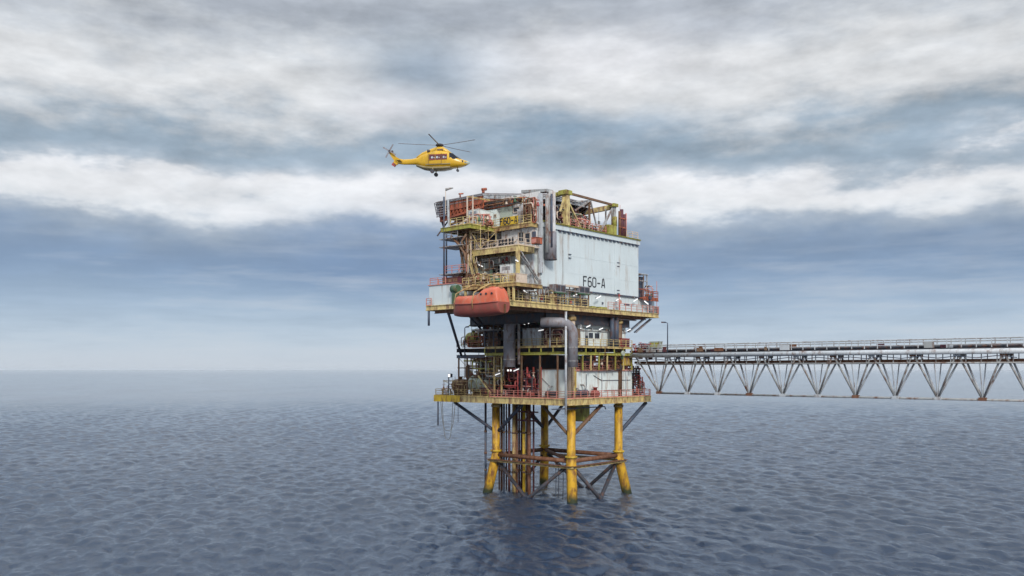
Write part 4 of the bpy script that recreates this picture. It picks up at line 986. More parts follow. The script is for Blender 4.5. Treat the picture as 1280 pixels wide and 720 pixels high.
# ================================================================== HELIDECK
hc = (2.9, 14.7); hr = 13.0; HZ = 46.75
octo = [(hc[0]+hr*cos(pi/8+k*pi/4), hc[1]+hr*sin(pi/8+k*pi/4)) for k in range(8)]
hd = thing('helideck', 'grey octagonal helideck on top with orange framework and safety nets', 'helideck', (hc[0],hc[1],45))
part('deck_plate', MB().prism(octo, HZ-.35, HZ), 'pale_grey', hd)
for k in range(8):
    a, b = octo[k], octo[(k+1) % 8]
    part('edge_beam', MB().ibeam((a[0],a[1],HZ-.36),(b[0],b[1],HZ-.36),.5,.3), 'pale_grey', hd)
    # safety net panel sloping out
    na_ = lambda p, s_: (hc[0]+(p[0]-hc[0])*s_, hc[1]+(p[1]-hc[1])*s_)
    net = MB(); leftside = False
    for j in range(6 if leftside else 3):
        s_ = 1.01+.02*j; dz = -.12*j if not leftside else -.42*j
        s2 = 1.01+.02*j if not leftside else 1.02+.012*j
        p, q = na_(a, s2), na_(b, s2); net.bar((p[0],p[1],HZ-.1+dz),(q[0],q[1],HZ-.1+dz),.1,.06 if not leftside else .2)
    for i in range(9):
        e = i/8; p = lerp((*a,0),(*b,0),e); p1 = na_(p,1.01); p2 = na_(p,1.05 if not leftside else 1.085)
        net.bar((p1[0],p1[1],HZ-.12),(p2[0],p2[1],HZ-.12+(-.25 if not leftside else -2.1)),.07,.07)
    part('safety_net', net, 'duct' , hd)
for x in range(-4, 5):
    w = sqrt(max(0, (hr*.95)**2-(x*2.8)**2))*.92
    part('floor_beam', MB().ibeam((hc[0]+x*2.8,hc[1]-w,HZ-.37),(hc[0]+x*2.8,hc[1]+w,HZ-.37),.7,.25), 'dark', hd)
# orange frame under the left-front edges
def girder(p, q, zt0, zb0, zt1, zb1, mat, nm, n=6):
    g = part(nm, MB().bar((*p,zt0),(*q,zt1),.3,.34).bar((*p,zb0),(*q,zb1),.26,.3), mat, hd); mb = MB()
    for i in range(n+1):
        a = lerp((*p,0),(*q,0), i/n); z1 = zt0+(zt1-zt0)*i/n; z0 = zb0+(zb1-zb0)*i/n
        mb.bar((a[0],a[1],z0),(a[0],a[1],z1),.16,.16)
        if i < n:
            b = lerp((*p,0),(*q,0), (i+1)/n); z1b = zt0+(zt1-zt0)*(i+1)/n
            mb.bar((a[0],a[1],z0),(b[0],b[1],z1b),.13,.13)
    part('web', mb, mat, g)
fe = lambda s_, k: (hc[0]+(octo[k][0]-hc[0])*s_, hc[1]+(octo[k][1]-hc[1])*s_)
girder(fe(.97,3), fe(.97,4), 46.2,43.6,46.2,44.4,'orange','rim_girder',8)
girder(fe(.97,4), fe(.97,5), 46.2,44.4,46.2,45.1,'orange','rim_girder',7)
girder(fe(.85,3), fe(.85,4), 46.0,43.2,46.0,44.0,'orange','rim_girder',7)
girder(fe(.85,4), fe(.85,5), 46.0,44.4,46.0,45.0,'steel_rust','rim_girder',6)
girder(fe(.7,3), fe(.7,4), 46.0,43.0,46.0,43.6,'dark','rim_girder',6)
girder(fe(.6,4), fe(.6,5), 46.0,44.4,46.0,44.6,'olive','rim_girder',6)
girder(fe(.95,2), fe(.95,3), 46.2,44.4,46.2,43.6,'maroon','rim_girder',7)
def fascia(p, q, a0, b0, a1, b1, mat, n=7):
    mb = MB(); out = (p[0]-hc[0], p[1]-hc[1]); L_ = sqrt(out[0]**2+out[1]**2); o_ = (out[0]/L_*.08, out[1]/L_*.08)
    rings = []
    for c_, za, zb_ in ((p,a0,b0),(q,a1,b1)):
        rings.append([(c_[0],c_[1],zb_),(c_[0]+o_[0],c_[1]+o_[1],zb_),(c_[0]+o_[0],c_[1]+o_[1],za),(c_[0],c_[1],za)])
    mb.loft(rings, smooth=False); f_ = part('fascia', mb, mat, hd); w_ = MB()
    for i in range(n+1):
        e_ = i/n; c_ = (p[0]+(q[0]-p[0])*e_+o_[0]*1.3, p[1]+(q[1]-p[1])*e_+o_[1]*1.3); za = a0+(a1-a0)*e_; zb_ = b0+(b1-b0)*e_
        part('stiffener', MB().bar((*c_,zb_-.1),(*c_,za+.05),.14,.1), 'steel_rust' if mat != 'dark' else 'brown', f_)
e35 = lerp((*fe(1.0,3),0),(*fe(1.0,4),0),.28)[:2]
fascia(e35, fe(1.0,4), HZ-.42, 45.1, HZ-.42, 45.3, 'orange')
girder(e35, fe(1.0,4), 45.1, 43.9, 45.3, 44.6, 'orange', 'rim_girder', 9)
fascia(fe(.99,4), lerp((*fe(.99,4),0),(*fe(.99,5),0),.6)[:2], HZ-.42, 45.3, HZ-.42, 45.9, 'orange')
sl = MB(); e0 = fe(1.02,3); e1 = lerp((*fe(1.02,3),0),(*fe(1.02,4),0),.28)[:2]
for j in range(7): sl.bar((*e0,HZ-.2-.38*j),(*e1,HZ-.2-.38*j),.1,.15)
for e_ in (0,.33,.66,1): c_ = lerp((*fe(1.015,3),0),(*lerp((*fe(1.015,3),0),(*fe(1.015,4),0),.28)[:2],0),e_)[:2]; sl.bar((*c_,HZ-.1),(*c_,HZ-2.6),.08,.08)
part('slatted_screen', sl, 'duct', hd)
for a, b, z0, z1, m in (((-13,V(571,-13)),fe(.9,4),41.3,45.4,'cream'),((-13,V(590,-13)),fe(.9,4),41.3,45.0,'orange'),((-12,V(600,-12)),fe(.8,4),41.3,45.2,'yellow'),((-9,20),fe(.8,3),41.3,45.0,'dark'),((-13,V(561,-13)),(-13,V(560,-13)),41.3,45.6,'pale_grey')):
    part('strut', MB().bar((*a,z0),(*b,z1),.2,.22), m, hd)
for uu, vv in ((-6,4),(-6,12),(2,4),(2,14),(10,6),(10,14),(-5,19)):
    part('column', MB().tube([(uu,vv,WT-.6),(uu,vv,46.0)], .3, 10), 'yellow', hd)
for k, px in enumerate((570, 586)):
    p = fe(1.0,4) if k else lerp((*fe(1.0,3),0),(*fe(1.0,4),0),.5)
    solo('deck_gear', MB().tube([(p[0],p[1],HZ),(p[0],p[1],HZ+.35)],.12+.1*k,8).tube([(p[0]-.3,p[1],HZ+.45),(p[0]+.45,p[1]-.2,HZ+.6)],.12+.1*k,8), 'orange', ['small orange fire monitor on the left helideck edge','larger orange fire monitor on the front helideck corner'][k], 'fire monitor', (p[0],p[1],HZ), 'orange fire monitors on the helideck')
p = (-12.9, V(557,-12.9))
t = thing('wind_sock', 'small grey windsock on a thin pole at the left of the helideck', 'windsock', (p[0],p[1],44))
zz = Z(236,p[0],p[1]); part('pole', MB().tube([(p[0],p[1],43.5),(p[0],p[1],zz+.1)], .05, 6), 'cream', t)
part('sock', MB().tube([(p[0],p[1],zz-.15),(p[0]+.3,p[1]-.4,zz+.0),(p[0]+.7,p[1]-.9,zz+.12)], [.2,.16,.1], 8), 'grey', t)

# ================================================================== ROOFTOP TRUSS
ta, tb = U(709.5,.0)-.0, U(769.5,0)
tr = thing('roof_truss', 'yellow grey box truss standing on the roof right of the helideck', 'truss', (ta,0,WT))
TZ = 46.8
part('main_post', MB().box(ta-.42,ta+.42,-.1,.75,WT+.01,TZ-.4), 'pale_yellow', tr)
part('post_head', MB().box(ta-.75,ta+.75,-.3,1.2,TZ-.4,TZ+.25), 'olive', tr)
part('main_post', MB().box(tb-.3,tb+.3,.1,.7,WT+.01,TZ-.45), 'grey', tr)
part('post_head', MB().box(tb-.7,tb+.5,-.2,1.0,TZ-.5,TZ-.0), 'olive', tr)
part('top_chord', MB().bar((ta+.7,.3,TZ-.05),(tb-.7,.3,TZ-.2),.3,.32), 'brown', tr)
part('top_chord', MB().bar((ta,1.2,TZ-.1),(ta,9.5,TZ-.3),.5,.6), 'olive', tr)
part('cross_beam', MB().bar((tb,1.0,TZ-.45),(tb,8.5,TZ-.75),.55,.75), 'pale_yellow', tr)
um_ = U(738,.3)
for p, q, w, m in (((um_,.3,TZ-.3),(um_+1.6,.3,WT+1.0),.2,'grey'),((tb-.3,.3,TZ-.6),(U(750,.3),.3,WT+.1),.28,'grey'),((tb-.2,1.8,TZ-.6),(U(757,1.8),1.8,WT+.1),.2,'grey'),
                   ((ta+.4,.3,TZ-1.2),(U(726,.3),.3,WT+.1),.24,'pale_yellow'),((ta-.4,.3,TZ-.8),(U(700,.3),.3,WT+2.0),.24,'pale_yellow'),((um_,.3,TZ-.3),(U(722,.3),1.5,TZ-2.6),.24,'grey'),
                   ((ta,8,TZ-.6),(um_,.6,TZ-.4),.22,'grey'),((um_,.5,WT),(um_,.5,TZ-.3),.26,'brown'),((um_,8,WT),(um_,8,TZ-.6),.26,'brown'),((tb,8,WT),(tb,8,TZ-.7),.26,'grey'),((ta,8,WT),(ta,8,TZ-.7),.3,'brown'),
                   ((ta,8,TZ-2),(tb,8,TZ-2),.22,'brown'),((tb,8,TZ-1),(um_,.5,TZ-.6),.2,'brown'),((U(728,3),3,WT),(U(722,3),3,TZ-1.5),.2,'steel_rust')):
    part('brace', MB().bar(p,q,w,w), m, tr)
part('lower_chord', MB().bar((U(716,.4),.4,WT+2.9),(um_,2.5,WT+2.5),.2,.22), 'maroon', tr)
mu_ = (U(709.5,.9)); 
t = thing('crane_pedestal', 'olive yellow pedestal box at the foot of the right truss post', 'pedestal', (tb-.8,.1,WT))
part('box', MB().box(U(760,-.0),U(770,0),.0-.15,1.8,WT+.01,WT+1.5), 'olive', t); part('stem', MB().tube([(tb,.2,WT+1.5),(tb,.2,WT+3)], .4, 12), 'olive', t)
t = thing('vent_stack', 'rusty maroon vent stack cluster near the right end of the roof', 'vent stack', (U(778,.4),.4,WT), )
for k, (px, h, r, m) in enumerate(((774.5,4.2,.22,'steel_rust'),(777,4.6,.3,'maroon'),(780,3.9,.34,'maroon'),(782.5,4.2,.12,'rail_red'))):
    u = U(px,.5+.1*k); part('stack', MB().tube([(u,.5+.1*k,WT),(u,.5+.1*k,WT+h)], r, 10), m, t)
part('frame', MB().box(U(774,.3),U(783,.3),.3,.45,WT+1.5,WT+1.7).box(U(774,.3),U(783,.3),.3,.45,WT+3.0,WT+3.15), 'orange', t)
solo('aerial_pole', MB().tube([(U(775,.9),.9,WT),(U(775,.9),.9,WT+5.4)], .04, 5), 'rail_red', 'thin aerial standing by the maroon vent stacks', 'pole', (U(775,.9),.9,WT))
railing([(U(784,0),.1,WT),(WU1,.1,WT),(WU1,4,WT)], 'cream', 'pale railing at the right end of the module roof', h=1.2, toe=False)
railing([(U(757,0),-.05,WT),(U(713,0),-.05,WT)], 'rail_red', 'low red railing along the module roof inside the truss', h=1.1, toe=False, r=.04)
pipework('red and pink pipes on the roof behind the tall truss post', (U(712,1),U(735,1),.4,3.5,WT,WT+2.6), 81, ['red','rail_red','cream','maroon','dark_green'], 22, (.07,.2), 8)
pipework('dark pipes under the helideck behind the truss post', (U(699,.5),U(712,.5),.3,3,WT,WT+3.3), 82, ['dark','maroon','grey','cream'], 14, (.07,.18), 5)
pipework('low rusty pipes along the roof edge under the truss', (U(735,.5),U(760,.5),.3,2.2,WT,WT+.9), 83, ['maroon','brown','red','cream'], 14, (.05,.14), 6)
cabinet('dark maroon cabinet deep under the right of the helideck', U(700,3),U(715,3),3,6,WT-.4,WT+3.2,'maroon','v','dark')
cabinet('brown machinery house under the middle of the truss', U(712,5),U(738,5),5,9,WT-.4,WT+2.4,'brown','v','rail_red')
t = thing('crane_hook', 'small grey hook block hanging under the truss beam', 'hook', (U(748.5,3),3,TZ-3))
u = U(748.5,3); part('wire', MB().tube([(u,3,TZ-.6),(u,3,TZ-2.5)], .04, 5), 'grey', t); part('block', MB().box(u-.15,u+.25,2.9,3.1,TZ-3.0,TZ-2.5), 'grey', t)

# ================================================================== BRIDGE (runs off towards the right)
bu0 = U(789, MV0); bu1 = bu0+2.9; bv0 = MV0; bv1 = V(1400, bu0); CH = 22.15; CH2 = 20.85; BT = 16.25
br = thing('access_bridge', 'grey steel footbridge with deep triangular truss running off to the right', 'bridge', (bu0,bv0,CH))
part('main_pipe', MB().tube([(bu0-.25,bv0+.3,CH+.1),(bu0-.25,bv1,CH+.1)], .34, 14), 'pale_grey', br)
part('chord', MB().tube([(bu1,bv0,CH),(bu1,bv1,CH)], .18, 8), 'grey', br)
for u in (bu0, bu1): part('chord', MB().tube([(u,bv0-1.5,CH2),(u,bv1,CH2)], .1, 8), 'grey', br)
ub_ = (bu0+bu1)/2; vs0 = V(824, ub_)
part('bottom_chord', MB().tube([(ub_,vs0+.5,BT),(ub_,bv1,BT)], .15, 10), 'grey', br)
part('walkway', MB().box(bu0-.1,bu1+.1,bv1,bv0,CH+.5,CH+.58), 'dark', br)
v = bv0-.6; step = vs0+.6-bv0; pit = 5.2
nodes_b = []; x = vs0
while x > bv1+.5: nodes_b.append(x); x -= pit
for i, x in enumerate(nodes_b):
    for u in (bu0, bu1):
        for s_ in (-1, 1):
            vt = x+s_*pit/2
            if i == 0 and s_ == 1: vt = bv0-.8
            if vt > bv1: part('diagonal', MB().tube([(ub_,x,BT),(u,vt,CH)], .13, 8), 'grey' if (u == bu0) else 'pale_grey', br)
        if i % 2 == 0 or True: part('upright', MB().tube([(ub_,x,BT),(u,x,CH2)], .08, 6), 'pale_grey', br)
for i, x in enumerate(nodes_b):
    part('gusset', MB().box(ub_-.25,ub_+.25,x-.45,x+.45,BT-.12,BT+.28), 'steel_rust' if i % 3 == 0 else 'pale_grey', br)
    for u in (bu0, bu1): part('gusset', MB().box(u-.05,u+.05,x+pit/2-.4,x+pit/2+.4,CH-.45,CH-.05), 'pale_grey' if i % 2 else 'steel_rust', br)
rb = random.Random(5)
for i in range(22):
    x = bv0-1.5-rb.random()**1.5*50; L_ = rb.uniform(.3,1.4); u = rb.choice((bu0-.15,bu0+.3,bu1-.4))
    part('pipe_support', MB().box(u,u+.3,x-L_/2,x+L_/2,CH+.62,CH+.62+rb.uniform(.3,.9)), rb.choice(['grey','brown','maroon','pale_grey','steel_rust']), br)
part('cable', MB().tube([(bu0-.35,bv0-.3-2.2*k,CH-.45-.25*(k % 2)) for k in range(26)], .06, 6), 'navy', br)
part('service_pipe', MB().tube([(ub_+.4,bv0+.5,CH2+.3),(ub_+.4,bv1,CH2+.3)], .2, 10), 'steel_rust', br)
x = bv0-1.2; 
mb = MB()
while x > bv1:
    mb.box(bu0-.05,bu0+.05,x-.05,x+.05,CH2,CH-.2).box(bu1-.05,bu1+.05,x-.05,x+.05,CH2,CH); x -= 1.73
part('short_uprights', mb, 'grey', br)
mb = MB(); x = bv0-1
while x > bv1: mb.bar((bu0,x,CH2),(bu1,x,CH2),.1,.12); x -= 2.6
part('cross_beams', mb, 'dark', br)
for k, u in enumerate((bu0, bu1)):
    railing([(u,bv0,CH+.6),(u,V(1400,u)+1,CH+.6)], 'grey' if k else 'pale_grey', ['grey railing on the near side of the footbridge','grey railing on the far side of the footbridge'][k], h=1.15, toe=False, step=1.7, r=.055, group='railings of the footbridge')
pl = thing('bridge_pipes', 'bundle of dark pipes lying along the footbridge floor', 'pipes', (bu0,bv0,CH+.6))
for k, (u, m, r) in enumerate(((bu0+.5,'dark',.17),(bu0+1.0,'navy',.13),(bu0+1.5,'maroon',.12))):
    part('pipe', MB().tube([(u,bv0+.5,CH+.6+r),(u,bv1,CH+.6+r)], r, 8), m, pl)
pipework('dark red fittings at the platform end of the footbridge', (bu0,bu1,V(812,bu0),bv0,CH+.7,CH+2.0), 91, ['maroon','red','dark','rail_red'], 16, (.06,.15), 5)
cabinet('pale olive box standing on the footbridge', bu0+1.0,bu0+2.0,V(824,bu0+1.0),V(812,bu0+1.0),CH+1.2,CH+2.3,'green_grey','u','olive', louvre=False)
lamp_post('slim lamp post on the footbridge right of the platform', bu0, V(834.5,bu0), CH+.6, Z(403,bu0,V(834.5,bu0)), 'navy', (-.2,1.0), False)

# ================================================================== HELICOPTER
def helicopter():
    Y = 131.0; px0 = 549.5; X = (px0-640)/FPX*Y; s = 1.0
    z_ref = CAMZ+(HOR-204)*Y/FPX          # level of the nose
    yaw = radians(-9)
    t = thing('helicopter', 'yellow twin engined helicopter with red marked windows hovering above the helideck', 'helicopter', (0,0,0), rot=yaw, world=(X,Y,z_ref))
    # local frame: x forward, z up, origin under the rotor mast; stations from the tail to the nose
    st = [(-6.9,.62,.13,.42),(-5.6,.38,.22,.40),(-4.4,.36,.32,.43),(-3.4,.42,.46,.54),(-2.6,.42,.80,.95),(-1.6,.45,1.02,1.22),(-.6,.50,1.10,1.42),(.4,.47,1.12,1.42),(1.3,.35,1.12,1.25),(2.0,.18,1.10,1.05),(2.7,.02,1.0,.82),(3.3,-.12,.82,.60),(3.9,-.16,.58,.42),(4.35,-.14,.34,.26),(4.6,-.12,.1,.09)]
    rings = []
    for x, zc, w, h in st:
        ring = []
        for j in range(24):
            a = 2*pi*j/24; ca, sa = cos(a), sin(a); e = .72 if x > -3 else .95
            ring.append((x, w*math.copysign(abs(ca)**e, ca), zc+h*math.copysign(abs(sa)**e, sa)))
        rings.append(ring)
    part('fuselage', MB().loft(rings), 'heli_yellow', t)
    nose = part('radome', MB().loft([[(x,w*1.02*cos(2*pi*j/20),zc+h*1.02*sin(2*pi*j/20)) for j in range(20)] for x,zc,w,h in ((3.95,-.16,.56,.41),(4.35,-.14,.36,.28),(4.65,-.12,.1,.09))]), 'green_grey', t)
    # engine cowling hump
    st2 = [(-3.6,.95,.2,.12),(-2.6,1.35,.55,.38),(-1.4,1.65,.72,.50),(-.3,1.95,.72,.55),(.6,1.95,.66,.50),(1.4,1.6,.5,.30),(2.0,1.25,.2,.1)]
    rings = []
    for x, zc, w, h in st2:
        rings.append([(x, w*cos(2*pi*j/20), zc+h*sin(2*pi*j/20)) for j in range(20)])
    cw = part('engine_cowling', MB().loft(rings), 'heli_yellow', t)
    for y in (-1,1):
        part('exhaust', MB().tube([(-1.2,y*.45,1.7),(-1.7,y*.78,1.75)], .2, 10), 'dark', cw)
    for y in (-1,1):
        part('door_frame', MB().box(-1.5,-1.44,y*1.10,y*1.13,-.35,1.2).box(-1.5,.5,y*1.10,y*1.13,-.38,-.33).box(.5,.56,y*1.10,y*1.14,-.35,1.2), 'brown', t)
        part('cowl_grille', MB().box(-.2,.7,y*.55,y*.74,1.75,2.0), 'brown', cw)
    # belly, sponson
    st3 = [(-3.6,-.2,.3,.2),(-2.4,-.65,.8,.3),(-1.2,-.85,1.05,.32),(.6,-.88,1.05,.3),(1.7,-.78,.8,.26),(2.3,-.6,.4,.15)]
    part('belly', MB().loft([[(x, w*cos(2*pi*j/20), zc+h*sin(2*pi*j/20)) for j in range(20)] for x, zc, w, h in st3]), 'heli_grey', t)
    # fin
    fin = [(-6.0,.75),(-6.6,.0),(-7.35,-.12),(-7.45,.15),(-7.1,.6),(-8.0,1.95),(-7.55,2.15),(-6.8,1.2)]
    mb = MB(); n = len(fin)
    for y in (-.11,.11): mb.v += [(x,y,z) for x, z in fin]
    mb.face(list(range(n))); mb.face([n+i for i in range(n)][::-1])
    for i in range(n): mb.face([i, n+i, n+(i+1) % n, (i+1) % n])
    part('tail_fin', mb, 'heli_yellow', t)
    part('fin_cap', MB().bar((-8.05,0,1.95),(-7.3,0,2.1),.3,.22), 'dark', t)
    part('tail_bumper', MB().bar((-7.4,0,.2),(-6.9,0,-.15),.25,.45), 'red', t)
    part('stabiliser', MB().box(-6.4,-5.8,-1.5,1.5,.38,.46), 'heli_yellow', t)
    tr_ = part('tail_rotor', MB().tube([(-7.75,-.2,2.05),(-7.75,-.5,2.05)], .16, 10), 'dark', t)
    for k in range(4):
        a = pi/4+.25+k*pi/2; c = (-7.75,-.45,2.05)
        part('blade', MB().bar(c, (c[0]+1.15*cos(a),-.45,c[2]+1.15*sin(a)), .05, .2), 'duct', tr_)
    # mast + main rotor, five blades at rest
    part('mast', MB().tube([(0,0,2.3),(0,0,2.75)], [.3,.18], 12), 'dark', t)
    ro = part('rotor_hub', MB().tube([(0,0,2.55),(0,0,2.66),(0,0,2.86),(0,0,2.95)], [.4,.62,.55,.25], 14), 'dark', t)
    for k in range(5):
        a = radians(-19)+k*2*pi/5
        pts = [(.4*cos(a),.4*sin(a),2.72),(2.5*cos(a),2.5*sin(a),2.72),(4.5*cos(a),4.5*sin(a),2.74),(6.2*cos(a),6.2*sin(a),2.78)]
        mb = MB()
        for p, q in zip(pts, pts[1:]): mb.bar(p, q, .19, .035)
        part('blade', mb, 'duct', ro)
    # windows on both sides
    for y in (-1, 1):
        for a, b in ((-1.35,-.45),(-.38,.5),(.57,1.4)):
            w = part('cabin_window', MB().box(a,b,y*1.085,y*1.125,.25,1.12), 'maroon', t)
            part('red_border', MB().box(a+.05,b-.05,y*1.127,y*1.14,.98,1.08).box(a+.05,b-.05,y*1.127,y*1.14,.29,.37), 'red', w)
            c = (a+b)/2
            k_ = .1 if a < -1 else (-.08 if a < 0 else .02)
            part('white_mark', MB().tube([(c-.1+k_,y*1.127,.64),(c-.1+k_,y*1.14,.64)], .17, 7), 'pale_grey', w)
            part('white_mark', MB().tube([(c+.22+k_,y*1.127,.6),(c+.22+k_,y*1.14,.6)], .09, 6), 'pale_grey', w)
        cp = [(1.75,.35),(2.55,.3),(2.95,.55),(2.35,1.12),(1.75,1.3)]
        mb = MB(); n = len(cp)
        for yy in (y*.86, y*1.09): mb.v += [(x,yy*(1-.10*max(0,x-2)),z) for x, z in cp]
        mb.face(list(range(n))); mb.face([n+i for i in range(n)][::-1])
        for i in range(n): mb.face([i, n+i, n+(i+1) % n, (i+1) % n])
        part('cockpit_door_window', mb, 'window_dark', t)
        part('cheek_panel', MB().box(3.0,4.1,y*.30,y*.34,-.1,.1), 'heli_grey', t); part('belly_stripe', MB().box(-1.9,1.9,y*1.0,y*1.13,-.42,-.30), 'heli_grey', t)
        part('spot', MB().tube([(3.65,y*.4,.0),(3.6,y*.68,.0)], .19, 10), 'dark', t)
        lg = part('main_gear', MB().bar((-.75,y*.9,-.8),(-.85,y*1.15,-1.35),.14,.14), 'heli_grey', t)
        part('wheel', MB().tube([(-.85,y*1.05,-1.45),(-.85,y*1.35,-1.45)], .3, 14), 'dark', lg)
    # windscreen as raised shell
    ws = []
    for x, zc, w, h in [(2.05,.18,1.06,1.06),(2.45,.1,.98,.96),(2.9,.0,.90,.80),(3.25,-.1,.74,.66)]:
        ws.append([(x+.02, w*1.015*math.copysign(abs(cos(a))**.72, cos(a)), zc+h*1.02*abs(sin(a))**.72) for a in [radians(d) for d in range(28, 153, 8)]])
    part('windscreen', MB().loft(ws, closed=False, caps=False), 'window_dark', t)
    ng = part('nose_gear', MB().bar((2.8,0,-.6),(2.8,0,-1.2),.12,.12), 'heli_grey', t)
    part('wheel', MB().tube([(2.8,-.16,-1.2),(2.8,.16,-1.2)], .2, 12), 'dark', ng)
helicopter()

# ================================================================== WORLD
SUN_EL, SUN_AZ = radians(30), radians(168)     # azimuth clockwise from +Y (north)
w = bpy.data.worlds.new('World'); sc.world = w; w.use_nodes = True; nt = w.node_tree; n = nt.nodes; l = nt.links
bg = n['Background']; bg.inputs['Strength'].default_value = .1
sky = n.new('ShaderNodeTexSky'); sky.sky_type = 'NISHITA'; sky.sun_disc = False; sky.sun_elevation = SUN_EL; sky.sun_rotation = SUN_AZ; sky.altitude = 10
tc = n.new('ShaderNodeTexCoord'); sp = n.new('ShaderNodeSeparateXYZ'); l.new(tc.outputs['Generated'], sp.inputs[0])
def M(op, a, b=None, c=None, clamp=False):
    x = n.new('ShaderNodeMath'); x.operation = op; x.use_clamp = clamp
    for i, q in enumerate((a, b, c)):
        if q is None: continue
        if isinstance(q, (int, float)): x.inputs[i].default_value = q
        else: l.new(q, x.inputs[i])
    return x.outputs[0]
dx, dy, dz = sp.outputs[0], sp.outputs[1], sp.outputs[2]
hr_ = M('SQRT', M('ADD', M('MULTIPLY', dx, dx), M('MULTIPLY', dy, dy)))
T = M('DIVIDE', dz, M('MAXIMUM', hr_, .001)); AZ = M('ARCTAN2', dx, dy)
def noise(sa, st_, sc_, det, off=0.0, rough=.55):
    cv = n.new('ShaderNodeCombineXYZ'); l.new(M('MULTIPLY', AZ, sa), cv.inputs[0]); l.new(M('MULTIPLY', T, st_), cv.inputs[1]); cv.inputs[2].default_value = off
    no = n.new('ShaderNodeTexNoise'); no.inputs['Scale'].default_value = sc_; no.inputs['Detail'].default_value = det; no.inputs['Roughness'].default_value = rough
    l.new(cv.outputs[0], no.inputs['Vector']); return no.outputs['Fac']
n1 = noise(1.0, 3.2, 4.0, 3, 1.3, .45); n2 = noise(1.0, 2.6, 9.0, 4, 7.7, .5); n3 = noise(1.0, 2.2, 20.0, 8, 3.1, .62)
amp = M('MULTIPLY', M('SUBTRACT', T, .06), 1.0, None, True)
amp = M('MINIMUM', amp, .16)
d = M('ADD', M('MULTIPLY', M('SUBTRACT', n1, .5), .15), M('MULTIPLY', M('SUBTRACT', n2, .5), .12))
d = M('ADD', d, M('MULTIPLY', M('SUBTRACT', n3, .5), .085))
T2 = M('ADD', T, M('MULTIPLY', M('ADD', d, .045), M('MULTIPLY', amp, 5.0)))
def blob(a0, t0, sa, st_):
    e = M('ADD', M('POWER', M('DIVIDE', M('SUBTRACT', AZ, a0), sa), 2.0), M('POWER', M('DIVIDE', M('SUBTRACT', M('ADD', T, M('MULTIPLY', M('SUBTRACT', n2, .5), .05)), t0), st_), 2.0))
    return M('POWER', 2.718, M('MULTIPLY', e, -1.0))
def lin(c): return tuple(((x/12.92) if x < .04045 else ((x+.055)/1.055)**2.4) for x in c)
cr = n.new('ShaderNodeValToRGB'); l.new(M('DIVIDE', T2, .6), cr.inputs[0])
stops = [(-.0,(.76,.79,.83)),(.03,(.72,.78,.84)),(.07,(.63,.71,.80)),(.115,(.49,.58,.70)),(.15,(.48,.56,.67)),(.185,(.62,.67,.73)),(.203,(.90,.91,.92)),(.230,(.92,.92,.93)),(.25,(.64,.69,.74)),(.29,(.53,.61,.68)),(.32,(.74,.76,.78)),(.355,(.89,.89,.89)),(.40,(.78,.80,.82)),(.45,(.60,.63,.68)),(.52,(.80,.82,.84)),(.6,(.72,.75,.78))]
e = cr.color_ramp.elements
while len(e) < len(stops): e.new(.5)
for i, (t_, c) in enumerate(stops): e[i].position = min(1, t_/.6); e[i].color = (*lin(c), 1)
cr.color_ramp.interpolation = 'B_SPLINE'
def mix(f, a, b, bt='MIX'):
    x = n.new('ShaderNodeMix'); x.data_type = 'RGBA'; x.blend_type = bt
    if isinstance(f, (int,float)): x.inputs[0].default_value = f
    else: l.new(f, x.inputs[0])
    for i, q in ((6,a),(7,b)):
        if isinstance(q, tuple): x.inputs[i].default_value = (*q,1)
        else: l.new(q, x.inputs[i])
    return x.outputs[2]
c = cr.outputs[0]
c = mix(M('MULTIPLY', blob(-.10,.345,.075,.045), .8), c, lin((.50,.58,.66)))
c = mix(M('MULTIPLY', blob(.10,.36,.14,.035), .75), c, lin((.90,.90,.91)))
c = mix(M('MULTIPLY', blob(-.145,.30,.045,.018), .8), c, lin((.86,.86,.88)))
c = mix(M('MULTIPLY', blob(.06,.275,.14,.022), .7), c, lin((.50,.60,.69)))
c = mix(M('MULTIPLY', blob(-.02,.215,.2,.014), .85), c, lin((.93,.93,.94)))
c = mix(M('MULTIPLY', blob(.05,.44,.06,.02), .6), c, lin((.60,.64,.68)))
c = mix(M('MULTIPLY', blob(-.15,.135,.13,.04), .5), c, lin((.41,.52,.68)))
# soft mottling of the overcast, and the brighter overcast overhead
n4 = noise(1.0, 2.9, 6.5, 9, 12.0, .58); n5 = noise(1.0, 2.1, 16.0, 9, 21.0, .6)
mo = M('ADD', M('MULTIPLY', M('SUBTRACT', n4, .5), 1.0), M('MULTIPLY', M('SUBTRACT', n5, .5), .9))
mo = M('ADD', 1.0, M('MULTIPLY', mo, M('MULTIPLY', M('MINIMUM', M('MAXIMUM', M('SUBTRACT', T, .05), 0.0), .2), 4.0)))
zen = M('ADD', 1.0, M('MULTIPLY', M('MULTIPLY', M('SUBTRACT', T, .5), 2.0, None), 1.0))
zen = M('MINIMUM', M('MAXIMUM', zen, 1.0), 2.8)
sm = n.new('ShaderNodeVectorMath'); sm.operation = 'SCALE'; l.new(c, sm.inputs[0]); l.new(M('MULTIPLY', mo, zen), sm.inputs['Scale'])
c = sm.outputs[0]
n6 = noise(1.0, 9.0, 7.0, 7, 33.0, .6); n7 = noise(1.0, 5.0, 3.0, 6, 44.0, .55)
lo = M('ADD', M('MULTIPLY', M('SUBTRACT', n6, .5), .9), M('MULTIPLY', M('SUBTRACT', n7, .5), .9))
lowm = M('MULTIPLY', M('MINIMUM', M('MULTIPLY', M('MAXIMUM', T, 0.0), 25.0), 1.0), M('MAXIMUM', M('SUBTRACT', 1.0, M('MULTIPLY', T, 5.0)), 0.0))
streak_ = M('MULTIPLY', M('MULTIPLY', lo, lowm), 2.2, None, True)
c = mix(streak_, c, lin((.80,.82,.85)))
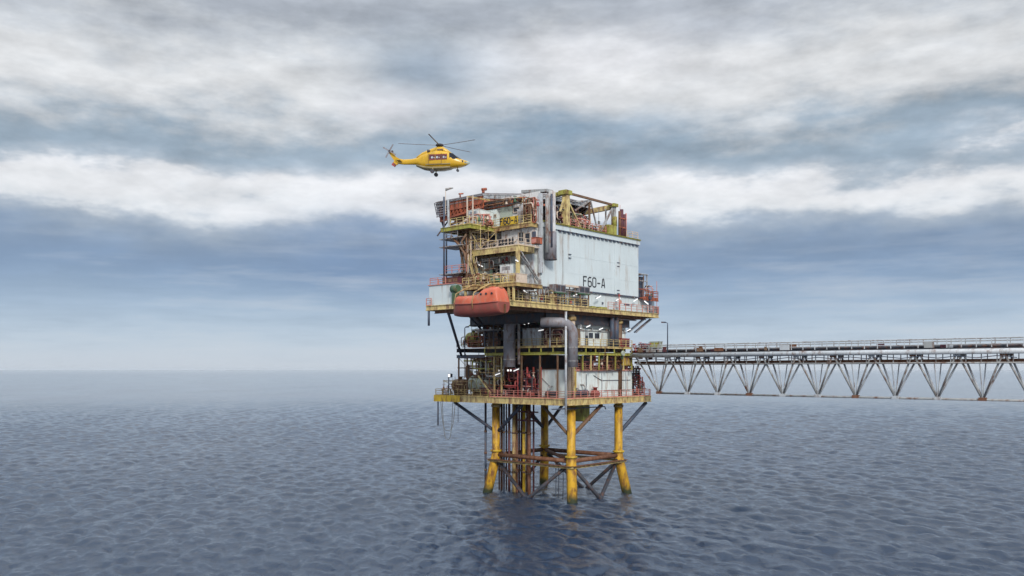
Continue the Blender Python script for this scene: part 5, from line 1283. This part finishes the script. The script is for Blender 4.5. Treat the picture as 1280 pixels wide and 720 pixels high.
dk_ = M('MULTIPLY', M('MULTIPLY', lo, lowm), -1.6, None, True)
c = mix(dk_, c, lin((.44,.52,.62)))
sc10 = n.new('ShaderNodeVectorMath'); sc10.operation = 'SCALE'; l.new(c, sc10.inputs[0]); sc10.inputs['Scale'].default_value = 10.0
fin_ = mix(.06, sc10.outputs[0], sky.outputs[0])
l.new(fin_, bg.inputs['Color'])

hz = bpy.data.materials.new('haze_air'); hz.use_nodes = True; hn = hz.node_tree.nodes; hl = hz.node_tree.links
hn.remove(hn['Principled BSDF']); pv = hn.new('ShaderNodeVolumePrincipled'); pv.inputs['Color'].default_value = (.86,.92,1,1); pv.inputs['Density'].default_value = 1.8e-5; pv.inputs['Anisotropy'].default_value = 0.0
hl.new(pv.outputs[0], hn['Material Output'].inputs['Volume'])
hb = MB().box(-60000,60000,-4000,61000,-9.5,62); hme = mkmesh('haze', hb, []); hme.materials.append(hz)
ho = bpy.data.objects.new('haze', hme); COL.objects.link(ho); ho['kind'] = 'stuff'; ho['label'] = 'thin pale sea haze softening the horizon'; ho['category'] = 'haze'
sc.cycles.volume_bounces = 0
# sun
sd = bpy.data.lights.new('sun', 'SUN'); sd.energy = 2.4; sd.angle = radians(12); sd.color = (1,.96,.9)
so = bpy.data.objects.new('sun', sd); COL.objects.link(so)
dirv = (sin(SUN_AZ)*cos(SUN_EL), cos(SUN_AZ)*cos(SUN_EL), sin(SUN_EL))
from mathutils import Vector
so.rotation_euler = Vector(dirv).to_track_quat('Z', 'Y').to_euler()

# camera
cd = bpy.data.cameras.new('camera'); cd.sensor_width = 36; cd.lens = 36*FPX/1280; cd.shift_y = (HOR-360)/1280; cd.clip_end = 100000; cd.clip_start = .5
co = bpy.data.objects.new('camera', cd); COL.objects.link(co); co.location = (0,0,CAMZ); co.rotation_euler = (radians(90),0,0); sc.camera = co
sc.view_settings.view_transform = 'Standard'; sc.view_settings.look = 'None'; sc.view_settings.exposure = 0.12; sc.view_settings.gamma = 1
sc.render.film_transparent = False
print('objects', len(bpy.data.objects), 'DU1', DU1, 'LU1', LU1, 'LV1', LV1, 'bv1', bv1)
